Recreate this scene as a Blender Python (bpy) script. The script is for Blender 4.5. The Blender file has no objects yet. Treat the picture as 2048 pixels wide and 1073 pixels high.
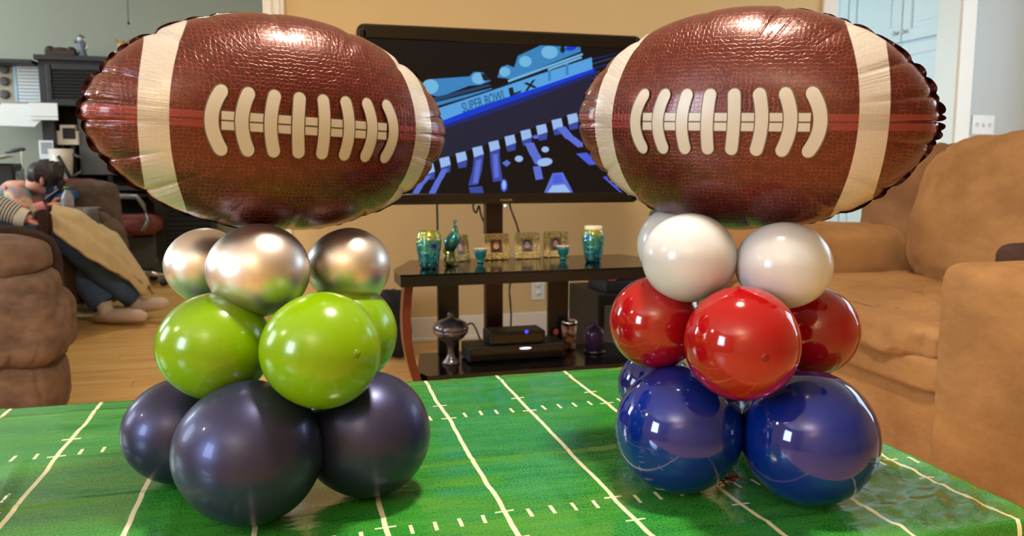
import bpy, bmesh, math, random
from mathutils import Vector, Matrix, noise
random.seed(7)
scene = bpy.context.scene
COL = scene.collection
rad = math.radians

# ------------------------------------------------------------------ camera, world, lights, exposure
F_PX = 1600.0
YAW, PITCH = rad(15), math.atan(196 / 1600)
CAM = Vector((0, 0, .87))
cam_data = bpy.data.cameras.new('camera')
cam_data.sensor_width = 36
cam_data.lens = F_PX / 2048 * 36
cam_data.clip_start = .05
cam_data.dof.use_dof = True
cam_data.dof.focus_distance = .98
cam_data.dof.aperture_fstop = 9.0
cam = bpy.data.objects.new('camera', cam_data)
COL.objects.link(cam)
cam.location = CAM
cam.rotation_euler = (rad(90) - PITCH, 0, -YAW)
scene.camera = cam

w = bpy.data.worlds.new('daylight')
scene.world = w
w.use_nodes = True
w.node_tree.nodes['Background'].inputs[0].default_value = (.62, .74, .9, 1)
w.node_tree.nodes['Background'].inputs[1].default_value = .35

def area(name, loc, direction, sx, sy, power, color, shape='RECTANGLE'):
    d = bpy.data.lights.new(name, 'AREA')
    d.shape = shape; d.size = sx; d.size_y = sy; d.energy = power; d.color = color
    o = bpy.data.objects.new(name, d); COL.objects.link(o)
    o.location = loc
    o.rotation_euler = Vector(direction).to_track_quat('-Z', 'Y').to_euler()
    return o
WARM, COOL = (1, .85, .66), (.72, .86, 1)
area('ceiling_lamp', (.47, 1.0, 2.5), (0, 0, -1), .24, .24, 72, WARM, 'DISK')
area('ceiling_bounce_fill', (-1.3, -1.7, 1.75), (0, 0, 1), .3, .3, 80, (1, .89, .75), 'DISK')  # added upward fill behind the camera, for broad bounce off the ceiling
area('small_lamp', (-2.1, 1.1, 1.8), (1, -.1, -.45), .12, .12, 7, WARM, 'DISK')
area('window_daylight', (-3.55, -.6, 1.55), (1, .12, -.05), .95, 1.25, 105, COOL)
area('right_window_daylight', (4.62, 2.3, 1.5), (-1, -.1, 0), 2.2, 1.6, 66, (.58, .80, 1))
area('left_window_daylight', (-3.55, 2.6, 1.5), (1, -.05, -.08), 1.0, 1.2, 46, (.86, .94, 1))
area('kitchen_daylight', (1.75, 5.6, 1.5), (1, -.15, 0), 1.3, 1.3, 44, (.55, .82, 1))
area('office_daylight', (-4.4, 5.6, 1.9), (1, .12, -.25), 1.4, 1.3, 140, (.80, .93, 1))
area('office_lamp', (-.6, 5.7, 2.5), (0, 0, -1), .3, .3, 16, WARM, 'DISK')

vs = scene.view_settings
scene.display_settings.display_device = 'sRGB'
vs.view_transform = 'Standard'; vs.look = 'None'; vs.gamma = 1; vs.use_curve_mapping = False
vs.exposure = -0.28
scene.cycles.use_denoising = True
scene.cycles.caustics_reflective = False
scene.cycles.caustics_refractive = False

# ------------------------------------------------------------------ where pixels lie in the room
F0 = Vector((math.sin(YAW), math.cos(YAW), 0)); RT = Vector((math.cos(YAW), -math.sin(YAW), 0)); ZU = Vector((0, 0, 1))
FW = F0 * math.cos(PITCH) - ZU * math.sin(PITCH); UP = F0 * math.sin(PITCH) + ZU * math.cos(PITCH)
def ray(x, y): return FW + RT * ((x - 1024) / F_PX) - UP * ((y - 536.5) / F_PX)
def at_d(x, y, d): return CAM + ray(x, y) * d
def at_z(x, y, z): r = ray(x, y); return CAM + r * ((z - CAM.z) / r.z)
def at_y(x, y, Y): r = ray(x, y); return CAM + r * (Y / r.y)
def at_x(x, y, X): r = ray(x, y); return CAM + r * (X / r.x)

# ------------------------------------------------------------------ materials
def lin(c):
    f = lambda v: v / 12.92 if v <= .04045 else ((v + .055) / 1.055) ** 2.4
    return tuple(f(v / 255) for v in c[:3]) + (1,)
class NT:
    def __init__(s, name):
        s.m = bpy.data.materials.new(name); s.m.use_nodes = True
        s.t = s.m.node_tree; s.b = s.t.nodes['Principled BSDF']
    def n(s, kind, **kw):
        nd = s.t.nodes.new(kind)
        for k, v in kw.items(): setattr(nd, k, v)
        return nd
    def put(s, sock, v):
        if isinstance(v, bpy.types.NodeSocket): s.t.links.new(v, sock)
        elif v is not None: sock.default_value = v
    def math(s, op, a, b=None, c=None):
        nd = s.n('ShaderNodeMath', operation=op)
        s.put(nd.inputs[0], a)
        if b is not None: s.put(nd.inputs[1], b)
        if c is not None: s.put(nd.inputs[2], c)
        return nd.outputs[0]
    def less(s, a, edge, soft):      # 1 where a < edge, antialiased
        nd = s.n('ShaderNodeMapRange'); nd.interpolation_type = 'SMOOTHSTEP'
        s.put(nd.inputs[0], a); nd.inputs[1].default_value = edge - soft; nd.inputs[2].default_value = edge + soft
        nd.inputs[3].default_value = 1; nd.inputs[4].default_value = 0
        return nd.outputs[0]
    def ramp(s, a, lo, hi, o0=0., o1=1.):
        nd = s.n('ShaderNodeMapRange')
        s.put(nd.inputs[0], a)
        for i, v in zip((1, 2, 3, 4), (lo, hi, o0, o1)): nd.inputs[i].default_value = v
        return nd.outputs[0]
    def mix(s, f, a, b):
        nd = s.n('ShaderNodeMix', data_type='RGBA')
        s.put(nd.inputs[0], f); s.put(nd.inputs[6], a); s.put(nd.inputs[7], b)
        return nd.outputs[2]
    def noise(s, vec, scale, detail=2, rough=.5, out=0):
        nd = s.n('ShaderNodeTexNoise'); nd.inputs['Scale'].default_value = scale
        nd.inputs['Detail'].default_value = detail; nd.inputs['Roughness'].default_value = rough
        if vec is not None: s.t.links.new(vec, nd.inputs['Vector'])
        return nd.outputs[out]
    def obj(s):
        return s.n('ShaderNodeTexCoord').outputs['Object']
    def uv(s):
        return s.n('ShaderNodeTexCoord').outputs['UV']
    def sep(s, v):
        nd = s.n('ShaderNodeSeparateXYZ'); s.t.links.new(v, nd.inputs[0]); return nd.outputs
    def comb(s, x, y, z=0.):
        nd = s.n('ShaderNodeCombineXYZ')
        for i, v in enumerate((x, y, z)): s.put(nd.inputs[i], v)
        return nd.outputs[0]
    def mapv(s, v, scale=(1, 1, 1), loc=(0, 0, 0)):
        nd = s.n('ShaderNodeMapping'); s.t.links.new(v, nd.inputs[0])
        nd.inputs['Scale'].default_value = scale; nd.inputs['Location'].default_value = loc
        return nd.outputs[0]
    def bump(s, h, strength, dist, normal=None):
        nd = s.n('ShaderNodeBump'); nd.inputs['Strength'].default_value = strength; nd.inputs['Distance'].default_value = dist
        s.t.links.new(h, nd.inputs['Height'])
        if normal is not None: s.t.links.new(normal, nd.inputs['Normal'])
        return nd.outputs[0]
    def set(s, **kw):
        for k, v in kw.items(): s.put(s.b.inputs[k.replace('_', ' ')], v)
        return s.m

def plain(name, c, rough=.5, metal=0., vary=.08, scale=12, bump=0., bscale=80, **kw):
    n = NT(name); c = lin(c); o = n.obj()
    f = n.noise(o, scale, 3)
    dark = tuple(v * (1 - vary * 1.6) for v in c[:3]) + (1,)
    light = tuple(min(1, v * (1 + vary)) for v in c[:3]) + (1,)
    n.set(Base_Color=n.mix(f, dark, light), Roughness=rough, Metallic=metal)
    if bump: n.set(Normal=n.bump(n.noise(o, bscale, 3), bump, .004))
    for k, v in kw.items(): n.set(**{k: v})
    return n.m
def glow(name, c, s=1.):
    n = NT(name); n.set(Base_Color=(0, 0, 0, 1), Emission_Color=lin(c), Emission_Strength=s, Roughness=.6); n.b.inputs['Specular IOR Level'].default_value = .15
    return n.m
def suede(name, c, c2, scale=5, rough=.95):
    n = NT(name); o = n.obj()
    big = n.noise(n.mapv(o, (1, 1, 1.6)), scale, 5, .62)
    fine = n.noise(o, 420, 2)
    f = n.ramp(big, .40, .62)
    n.set(Base_Color=n.mix(f, lin(c2), lin(c)), Roughness=rough, Sheen_Weight=.35, Sheen_Roughness=.5,
          Normal=n.bump(n.math('ADD', n.math('MULTIPLY', fine, .05), big), .5, .02))
    n.b.inputs['Sheen Tint'].default_value = lin(c)
    n.b.inputs['Specular IOR Level'].default_value = .2
    return n.m
def latex(name, c, rough, metal=0., coat=0., sss=0., spec=.5):
    n = NT(name)
    o = n.obj()
    f = n.noise(o, 9, 2)
    c = lin(c)
    n.set(Base_Color=n.mix(f, tuple(v * .93 for v in c[:3]) + (1,), tuple(min(1, v * 1.05) for v in c[:3]) + (1,)), Roughness=rough, Metallic=metal, Coat_Weight=coat, Coat_Roughness=.06)
    n.b.inputs['Specular IOR Level'].default_value = spec
    if sss:
        n.set(Subsurface_Weight=sss); n.b.inputs['Subsurface Radius'].default_value = (.06, .04, .03); n.b.inputs['Subsurface Scale'].default_value = .4
    return n.m

M = {}
M['wall_tan'] = plain('tan wall paint', (216, 188, 138), .85, vary=.03, scale=2)
M['wall_green'] = plain('grey green wall paint', (146, 154, 144), .9, vary=.03, scale=2)
M['wall_white'] = plain('off white wall paint', (225, 220, 205), .9, vary=.03, scale=2)
M['trim'] = plain('white gloss trim paint', (238, 234, 226), .35, vary=.02)
M['ceiling'] = plain('flat ceiling paint', (232, 224, 208), .9, vary=.02)
M['cabinet'] = plain('white cabinet paint', (232, 240, 244), .4, vary=.02)
M['black_wood'] = plain('black lacquered wood', (15, 14, 15), .32, vary=.2)
M['black_desk'] = plain('matt black desk wood', (30, 34, 42), .55, vary=.2)
M['black_desk_shaded'] = plain('black wood with recess shade', (17, 19, 23), .6, vary=.2)  # darker copy of the desk wood, recess shade put into its colour
M['black_gloss'] = plain('black gloss plastic', (10, 10, 11), .12, vary=.1)
M['black_matt'] = plain('black matt plastic', (17, 17, 18), .55, vary=.2)
M['black_fabric'] = plain('black nylon', (20, 19, 21), .85, vary=.3, bump=.4)
M['red_wood'] = plain('reddish brown wood', (96, 38, 22), .3, vary=.3, scale=25)
M['dark_red_wood'] = plain('dark red brown wood', (46, 20, 17), .35, vary=.3, scale=20)
M['chrome'] = plain('brushed chrome', (190, 190, 195), .25, 1, vary=.05)
M['grey_metal'] = plain('grey metal', (130, 132, 136), .4, .7)
M['white_plastic'] = plain('white plastic', (235, 236, 236), .4, vary=.02)
M['paper'] = plain('white paper', (222, 232, 240), .8, vary=.03)
M['paper_grey'] = plain('grey print on paper', (150, 160, 172), .8, vary=.15)
M['paper_blue'] = plain('pale blue paper edge', (160, 205, 235), .8, vary=.05)
M['beige_board'] = plain('beige board', (176, 166, 152), .8)
M['disc_grey'] = plain('grey medallion', (92, 88, 86), .6, vary=.4, scale=60)
M['grey_panel'] = plain('grey screen back', (92, 98, 106), .55, vary=.1)
M['suede_tan'] = suede('tan suede upholstery', (166, 125, 82), (140, 103, 67), 3.2)
M['suede_tan_dark'] = suede('darker tan suede', (142, 104, 71), (118, 84, 58), 3.2)
M['suede_brown'] = suede('brown suede upholstery', (112, 90, 76), (84, 66, 56), 7)
M['suede_grey_brown'] = suede('grey brown suede upholstery', (98, 84, 76), (78, 66, 60), 7)
M['suede_dark'] = suede('dark brown suede upholstery', (70, 50, 44), (52, 38, 34), 7)
M['mauve'] = suede('mauve chair fabric', (118, 66, 64), (98, 52, 52), 14)
M['blanket'] = plain('cream fleece blanket', (204, 184, 146), .95, vary=.16, scale=14, bump=.6, bscale=40)
M['jeans'] = plain('blue denim', (72, 96, 136), .9, vary=.3, scale=25, bump=.4, bscale=200)
M['sock'] = plain('pale cotton sock', (206, 188, 178), .95, vary=.08, scale=40)
M['skin'] = plain('skin', (212, 150, 132), .55, vary=.06)
M['hair'] = plain('dark brown hair', (42, 32, 32), .55, vary=.4, scale=60)
M['jacket'] = plain('grey jacket cloth', (96, 92, 98), .9, vary=.15, bump=.4, bscale=30)
M['gold'] = plain('gold glitter frame', (216, 184, 122), .34, .45, vary=.6, scale=160, bump=1., bscale=160)
M['teal'] = plain('teal ceramic', (22, 112, 118), .25, vary=.2, scale=30)
M['teal_rim'] = plain('pale bowl rim', (210, 190, 170), .5)
M['cord'] = plain('black cord rubber', (14, 14, 14), .6)
M['leaf'] = plain('green leaf', (72, 98, 44), .5, vary=.25, scale=30)
M['terracotta'] = plain('terracotta', (150, 84, 56), .8)
M['pink'] = plain('pink card', (224, 110, 112), .7)
M['magenta'] = plain('dark magenta card', (92, 28, 52), .7)
M['navy_cover'] = plain('navy book cover', (30, 44, 66), .6)
M['tan_ceramic'] = plain('tan ceramic', (164, 132, 88), .5, vary=.3, scale=60)
M['white_ceramic'] = plain('white ceramic', (205, 200, 190), .4, vary=.1, scale=40)
M['blue_ceramic'] = plain('grey blue ceramic', (92, 108, 134), .5, vary=.4, scale=50)
M['brown_box'] = plain('dark brown carved wood', (50, 32, 32), .6, vary=.3, scale=40)
M['candle'] = plain('cream candle', (238, 226, 200), .6, vary=.03)
M['led_blue'] = glow('blue indicator', (60, 70, 255), 2.5)
M['led_white'] = glow('white indicator', (235, 240, 255), 2.)
M['red_shred'] = plain('red foil ribbon', (170, 30, 30), .25, .6, vary=.4, scale=80)
M['cardigan_white'] = plain('white knit', (215, 212, 200), .95)
def clear(name, c, rough=.08, weight=.85):
    n = NT(name); n.set(Base_Color=lin(c), Roughness=rough, Transmission_Weight=weight, IOR=1.3); return n.m
M['bottle'] = clear('clear plastic', (225, 222, 232), .12, .6)
M['bottle_cap'] = plain('green cap', (20, 130, 80), .4)
M['smoke_glass'] = clear('purple smoked glass', (70, 50, 86), .1, .5)

def striped_knit():
    n = NT('black and white striped knit'); o = n.uv()
    x = n.sep(o)[0]
    wv = n.math('FRACT', n.math('ADD', n.math('MULTIPLY', x, 70.), n.math('MULTIPLY', n.noise(o, 14, 2), .35)))
    f = n.less(wv, .5, .08)
    return n.set(Base_Color=n.mix(f, lin((58, 60, 66)), lin((216, 214, 204))), Roughness=.95)
M['stripe_knit'] = striped_knit()
def tiedye():
    n = NT('pastel tie dye cotton'); o = n.obj()
    v = n.noise(n.mapv(o, (1, 1, 1)), 5.5, 2, .5)
    r = n.n('ShaderNodeValToRGB'); e = r.color_ramp.elements
    e[0].position = .3; e[0].color = lin((58, 84, 96)); e[1].position = .72; e[1].color = lin((236, 152, 172))
    for p, c in ((.40, (112, 140, 140)), (.46, (205, 140, 150)), (.53, (226, 190, 150)), (.58, (150, 175, 160)), (.64, (150, 130, 170))):
        k = e.new(p); k.color = lin(c)
    n.put(r.inputs[0], v)
    return n.set(Base_Color=r.outputs[0], Roughness=.9)
M['tiedye'] = tiedye()

def wood_floor():
    n = NT('honey oak planks'); o = n.obj()
    info = n.n('ShaderNodeObjectInfo').outputs['Random']
    sh = n.n('ShaderNodeVectorMath', operation='ADD'); n.put(sh.inputs[0], o); n.put(sh.inputs[1], n.comb(n.math('MULTIPLY', info, 37.), n.math('MULTIPLY', info, 11.)))
    g = n.noise(n.mapv(sh.outputs[0], (2.2, 34, 34)), 1, 5, .65)
    g2 = n.noise(n.mapv(sh.outputs[0], (1.2, 8, 8)), 1, 3)
    a = n.mix(n.ramp(g, .34, .66), lin((206, 156, 86)), lin((242, 204, 138)))
    b = n.mix(n.math('MULTIPLY', n.ramp(g2, .45, .7), .6), a, lin((240, 200, 130)))
    c = n.mix(n.math('MULTIPLY', info, .35), b, lin((214, 164, 94)))
    return n.set(Base_Color=c, Roughness=.32, Normal=n.bump(g, .15, .003))
M['floor'] = wood_floor()

def balloon_mats():
    M['navy'] = latex('pearl navy latex', (50, 54, 92), .36, .6, .15, 0)
    M['lime'] = latex('lime latex', (116, 160, 0), .2, 0, .1, .12)
    M['silver'] = latex('chrome silver latex', (214, 210, 208), .37, 1.)
    M['white'] = latex('white latex', (194, 199, 208), .24, 0, .1, .2)
    M['red'] = latex('ruby red latex', (146, 8, 16), .1, 0, .25, .1)
    M['blue'] = latex('royal blue latex', (6, 36, 130), .07, .12, .4, .05)
    M['lime_tip'] = plain('dark lime tip', (98, 140, 4), .3)
    M['red_tip'] = plain('dark red tip', (112, 2, 10), .3)
balloon_mats()

# ------------------------------------------------------------------ mesh builder
class MB:
    def __init__(s): s.v = []; s.f = []; s.mi = []; s.uv = {}; s.sm = []
    def add(s, vs, fs, mi=0, smooth=True, uvs=None):
        k = len(s.v); s.v += [Vector(p) for p in vs]
        for f in fs:
            s.f.append(tuple(i + k for i in f)); s.mi.append(mi); s.sm.append(smooth)
        if uvs:
            for i, q in enumerate(uvs): s.uv[i + k] = q
        return s
    def box(s, c, size, bevel=0., rot=None, mi=0):
        bm = bmesh.new(); bmesh.ops.create_cube(bm, size=1)
        for v in bm.verts: v.co = Vector((v.co.x * size[0], v.co.y * size[1], v.co.z * size[2]))
        if bevel: bmesh.ops.bevel(bm, geom=bm.edges[:], offset=min(bevel, min(size) * .45), segments=2, affect='EDGES', profile=.5)
        mt = Matrix.Translation(c) @ (rot.to_4x4() if rot is not None else Matrix())
        bm.verts.index_update()
        s.add([mt @ v.co for v in bm.verts], [[v.index for v in f.verts] for f in bm.faces], mi, False); bm.free(); return s
    def span(s, a, b, bevel=0., mi=0):
        return s.box([(a[i] + b[i]) / 2 for i in range(3)], [abs(b[i] - a[i]) for i in range(3)], bevel, None, mi)
    def grid(s, fn, nu, nv, cu=False, cv=False, mi=0, smooth=True, uv=True):
        vs = [fn(i / nu, j / nv) for j in range(nv + (0 if cv else 1)) for i in range(nu + (0 if cu else 1))]
        W = nu + (0 if cu else 1); H = nv + (0 if cv else 1)
        fs = []
        for j in range(nv):
            for i in range(nu):
                a, b = i, (i + 1) % W; c, d = j, (j + 1) % H
                fs.append((c * W + a, c * W + b, d * W + b, d * W + a))
        uvs = [(i / nu, j / nv) for j in range(H) for i in range(W)] if uv else None
        return s.add(vs, fs, mi, smooth, uvs)
    def lathe(s, prof, c=(0, 0, 0), n=28, axis=None, mi=0):
        c = Vector(c); q = Vector((0, 0, 1)).rotation_difference(Vector(axis)) if axis is not None else None
        P = list(prof)
        vs, fs = [], []
        for r, z in P:
            for i in range(n):
                a = i / n * 2 * math.pi; p = Vector((r * math.cos(a), r * math.sin(a), z))
                if q: p = q @ p
                vs.append(c + p)
        for j in range(len(P) - 1):
            for i in range(n):
                k = (i + 1) % n; fs.append((j * n + i, j * n + k, (j + 1) * n + k, (j + 1) * n + i))
        if P[0][0] > 1e-5: fs.append(tuple(reversed(range(n))))
        if P[-1][0] > 1e-5: fs.append(tuple((len(P) - 1) * n + i for i in range(n)))
        return s.add(vs, fs, mi)
    def tube(s, pts, r, n=10, mi=0, cap=True, flat=1.):
        pts = [Vector(p) for p in pts]; R_ = r if isinstance(r, (list, tuple)) else [r] * len(pts)
        vs, fs, uvs = [], [], []; up = Vector((0, 0, 1)); L = 0
        for i, p in enumerate(pts):
            t = (pts[min(i + 1, len(pts) - 1)] - pts[max(i - 1, 0)]).normalized()
            if i: L += (p - pts[i - 1]).length
            x = t.cross(up)
            if x.length < .05: x = t.cross(Vector((0, 1, 0)))
            x.normalize(); y = x.cross(t)
            for k in range(n):
                a = k / n * 2 * math.pi
                vs.append(p + x * math.cos(a) * R_[i] + y * math.sin(a) * R_[i] * flat); uvs.append((L, k / n))
        for i in range(len(pts) - 1):
            for k in range(n):
                m = (k + 1) % n; fs.append((i * n + k, i * n + m, (i + 1) * n + m, (i + 1) * n + k))
        if cap: fs.append(tuple(reversed(range(n)))); fs.append(tuple((len(pts) - 1) * n + k for k in range(n)))
        return s.add(vs, fs, mi, True, uvs)
    def ball(s, c, r, n=20, rot=None, mi=0, ex=1., ey=1., wr=0., ws=6., seed=0., crease=0.):
        """(super)ellipsoid; ex/ey below 1 make it boxy; wr adds wrinkles"""
        c = Vector(c); r = (r, r, r) if isinstance(r, (int, float)) else r
        sg = lambda v, e: math.copysign(abs(v) ** e, v)
        def fn(u, v):
            a = u * 2 * math.pi; b = (v - .5) * math.pi
            p = Vector((r[0] * sg(math.cos(b), ex) * sg(math.cos(a), ey), r[1] * sg(math.cos(b), ex) * sg(math.sin(a), ey), r[2] * sg(math.sin(b), ex)))
            if wr:
                q = p * ws + Vector((seed, seed * 1.7, -seed))
                k = noise.noise(q) + .5 * noise.noise(q * 2.3) + .9 * (abs(noise.noise(Vector((q.x * 2.2, q.y * 2.2, q.z * .8)))) - .3)
                p += p.normalized() * wr * k
                if crease:
                    q = Vector((q.x * 1.1, q.y * 1.1, q.z * .55)) + Vector((noise.noise(q * .8), noise.noise(q * .8 + Vector((9, 2, 4))), 0)) * .6
                    n1, n2 = noise.noise(q * 1.3), noise.noise(q * 2.1 + Vector((5, 5, 5)))
                    p -= p.normalized() * crease * (math.exp(-(n1 / .075) ** 2) + .6 * math.exp(-(n2 / .08) ** 2))
            if rot is not None: p = rot @ p
            return c + p
        return s.grid(fn, n * 2, n, cu=True, mi=mi)
    def prism(s, poly, o, ux, uy, th, mi=0):
        """polygon in the plane (ux, uy) at o, thick along ux x uy"""
        o, ux, uy = Vector(o), Vector(ux), Vector(uy); nz = ux.cross(uy).normalized() * th; n = len(poly)
        A = [o + ux * a + uy * b for a, b in poly]
        fs = [tuple(range(n, 2 * n)), tuple(reversed(range(n)))] + [(i, (i + 1) % n, n + (i + 1) % n, n + i) for i in range(n)]
        return s.add(A + [p + nz for p in A], fs, mi, False)
    def build(s, name, mats, parent=None, origin=None):
        me = bpy.data.meshes.new(name); o0 = Vector(origin) if origin is not None else Vector()
        me.from_pydata([v - o0 for v in s.v], [], s.f)
        me.polygons.foreach_set('material_index', s.mi); me.polygons.foreach_set('use_smooth', s.sm)
        if s.uv:
            l = me.uv_layers.new(name='UVMap')
            for lp in me.loops: l.data[lp.index].uv = s.uv.get(lp.vertex_index, (0, 0))
        for m in (mats if isinstance(mats, (list, tuple)) else [mats]): me.materials.append(M[m] if isinstance(m, str) else m)
        me.update()
        ob = bpy.data.objects.new(name, me); COL.objects.link(ob)
        if parent is not None:
            ob.parent = parent; ob.location = o0 - world_loc(parent)
        else: ob.location = o0
        return ob
def world_loc(o):
    p = Vector(o.location)
    while o.parent: o = o.parent; p += Vector(o.location)
    return p
def tag(o, label, cat, group=None, kind=None):
    o['label'] = label; o['category'] = cat
    if group: o['group'] = group
    if kind: o['kind'] = kind
    return o
def thing(name, loc, label, cat, group=None):
    o = bpy.data.objects.new(name, None); COL.objects.link(o); o.location = loc; o.empty_display_size = .05
    return tag(o, label, cat, group)
def struct(o): o['kind'] = 'structure'; return o
def pxbox(mb, x0, y0, x1, y1, Y, depth, bevel=.004, mi=0):
    """box whose front face (plane y = Y in the room) spans these corners of the picture"""
    a, b = at_y(x0, (y0 + y1) / 2, Y), at_y(x1, (y0 + y1) / 2, Y); c, d = at_y((x0 + x1) / 2, y0, Y), at_y((x0 + x1) / 2, y1, Y)
    mb.span((a.x, Y, d.z), (b.x, Y + depth, c.z), bevel, mi); return mb

# ------------------------------------------------------------------ the setting
YB = 4.0
struct(MB().span((-5, -2.5, -.06), (4.8, 7.4, -.012)).build('floor', 'floor'))
FLOOR = bpy.data.objects['floor']
pk = MB().box((0, 0, -.006), (1.394, .1035, .012), .0015)
pk_me = None
for r in range(36):
    y = 2.35 + r * .105
    x = -3.0 + (r * .53) % 1.4
    while x < 2.6:
        if pk_me is None:
            o = pk.build('plank', 'floor', FLOOR); pk_me = o.data
        else:
            o = bpy.data.objects.new('plank', pk_me); COL.objects.link(o); o.parent = FLOOR
        o.location = (x, y, -.0005 * random.random())
        x += 1.396
struct(MB().span((-5, -2.5, 2.6), (4.8, 7.4, 2.7)).build('ceiling', 'ceiling'))
back = MB()
for a, b in (((-.03, 0), (2.94, 2.6)), ((2.94, 2.06), (3.80, 2.6)), ((-5, 2.25), (-.03, 2.6)), ((-5, 0), (-3.2, 2.25))):
    back.span((a[0], YB, a[1]), (b[0], YB + .12, b[1]))
struct(back.build('wall_back', 'wall_tan'))
M['wall_daylit'] = plain('beige wall paint with daylight tint', (194, 201, 203), .85, vary=.03, scale=2)  # cool window daylight on this beige wall is put into the colour
struct(MB().span((3.80, YB, 0), (4.7, YB + .12, 2.6)).build('wall_return', 'wall_daylit'))
struct(MB().span((-5, 7.3, 0), (1.5, 7.4, 2.6)).build('wall_far', 'wall_green'))
struct(MB().span((1.5, 4.12, 0), (1.62, 7.4, 2.6)).build('wall_partition', 'wall_white'))
struct(MB().span((1.62, 7.3, 0), (4.8, 7.4, 2.6)).build('wall_kitchen', 'wall_white'))
struct(MB().span((4.7, -2.5, 0), (4.8, 7.4, 2.6)).build('wall_right', 'wall_tan'))
struct(MB().span((-5.0, -2.5, 0), (4.8, -2.6, 2.6)).build('wall_front', 'wall_tan'))
wl = MB()
wl.span((-3.7, -2.5, 0), (-3.6, 4.0, .9)).span((-3.7, -2.5, 2.2), (-3.6, 4, 2.6)).span((-3.7, -2.5, .9), (-3.6, -1.1, 2.2)).span((-3.7, -.1, .9), (-3.6, 4, 2.2))
struct(wl.build('wall_left', 'wall_tan'))
struct(MB().span((-5.1, 4.0, 0), (-5, 7.4, 2.6)).build('wall_side', 'wall_green'))
# casings
c = MB()
c.span((-.125, YB - .02, 0), (-.03, YB + .14, 2.25), .004).span((-.105, YB - .028, 0), (-.085, YB - .018, 2.25), .003).span((-.065, YB - .028, 0), (-.05, YB - .018, 2.25), .003)
struct(c.build('trim_1', 'trim'))
d = MB()
d.span((2.86, YB - .02, 0), (2.95, YB + .0, 2.15), .004).span((2.93, YB - .01, 0), (2.955, YB + .13, 2.07), .003)
d.span((3.795, YB - .022, 0), (3.90, YB, 2.15), .004).span((3.785, YB - .012, 0), (3.81, YB + .16, 2.07), .003)
d.span((2.86, YB - .02, 2.06), (3.90, YB, 2.16), .004)
struct(d.build('trim_2', 'trim'))
b = MB(); b.span((-.03, YB - .018, 0), (2.86, YB, .125), .004).span((-.03, YB - .03, 0), (2.86, YB, .02), .004)
struct(b.build('baseboard_back', 'trim'))
b = MB(); b.span((3.90, YB - .018, 0), (4.7, YB, .125), .004); struct(b.build('baseboard_right', 'trim'))

M['pearl_knob'] = plain('pale metal knob', (196, 204, 210), .35, .3, vary=.02)
# kitchen pantry seen through the doorway
pan = thing('pantry_cabinet', (3.95, 4.9, 0), 'tall white panelled pantry cabinet seen through the doorway', 'cabinet')
MB().span((3.97, 4.16, 0), (4.65, 5.75, 2.55), .003).build('body', 'cabinet', pan)
ys = [4.17, 4.63, 5.18, 5.74]
for i in range(3):
    for z0, z1 in ((.12, 1.70), (1.72, 2.5)):
        y0, y1 = ys[i] + .006, ys[i + 1] - .006
        dd = MB().span((3.945, y0, z0), (3.97, y1, z1), .004)
        fr = .075
        dd.span((3.930, y0, z0), (3.95, y0 + fr, z1), .004).span((3.930, y1 - fr, z0), (3.95, y1, z1), .004)
        dd.span((3.930, y0 + fr + .0005, z0), (3.95, y1 - fr - .0005, z0 + fr), .004).span((3.930, y0 + fr + .0005, z1 - fr), (3.95, y1 - fr - .0005, z1), .004)
        dd.span((3.937, y0 + .11, z0 + .11), (3.95, y1 - .11, z1 - .11), .008)
        do = dd.build('door', 'cabinet', pan)
        ky = (y1 - .035) if i == 0 else (y0 + .035)
        if i == 2: ky = y1 - .04
        kz = z0 + .06 if z0 > 1 else z1 - .25
        MB().lathe([(.005, 0), (.006, .012), (.014, .02), (.015, .027), (.009, .033), (0.0001, .034)], (3.930, ky, kz), 14, (-1, 0, 0)).build('knob', 'pearl_knob', do)

# light switch
sw = at_y(1965, 250, YB)
t = thing('light_switch', (sw.x, YB, sw.z), 'white three gang light switch plate on the wall beside the doorway', 'light switch')
MB().span((sw.x - .082, YB - .007, sw.z - .058), (sw.x + .082, YB - .0005, sw.z + .058), .003).build('plate', 'white_plastic', t)
for k in (-1, 0, 1):
    MB().box((sw.x + k * .046, YB - .012, sw.z), (.01, .016, .022), .002, Matrix.Rotation(.35 * (1 if k else -1), 3, 'X')).build('toggle', 'white_plastic', t)
# outlet
ou = at_y(1076, 578, YB)
t = thing('wall_outlet', (ou.x, YB, ou.z), 'white electrical outlet on the tan wall under the television', 'outlet')
MB().span((ou.x - .036, YB - .006, ou.z - .058), (ou.x + .036, YB - .0005, ou.z + .058), .002).build('plate', 'white_plastic', t)
for k in (-1, 1): MB().lathe([(.016, 0), (.016, .003), (.0001, .003)], (ou.x, YB - .006, ou.z + k * .022), 14, (0, -1, 0)).build('socket', 'trim', t)

# ------------------------------------------------------------------ table and tablecloth
TX0, TX1, TY0, TY1, TZ = -.78, .868, .732, 1.56, .45
t = thing('coffee_table', (.05, 1.15, 0), 'low table hidden beneath the football field cloth', 'table')
MB().span((TX0 + .01, TY0 + .01, .405), (TX1 - .01, TY1 - .01, .444), .006).build('tabletop', 'red_wood', t)
for x in (TX0 + .08, TX1 - .08):
    for y in (TY0 + .08, TY1 - .08): MB().span((x - .03, y - .03, 0), (x + .03, y + .03, .405), .004).build('leg', 'red_wood', t)

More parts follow.
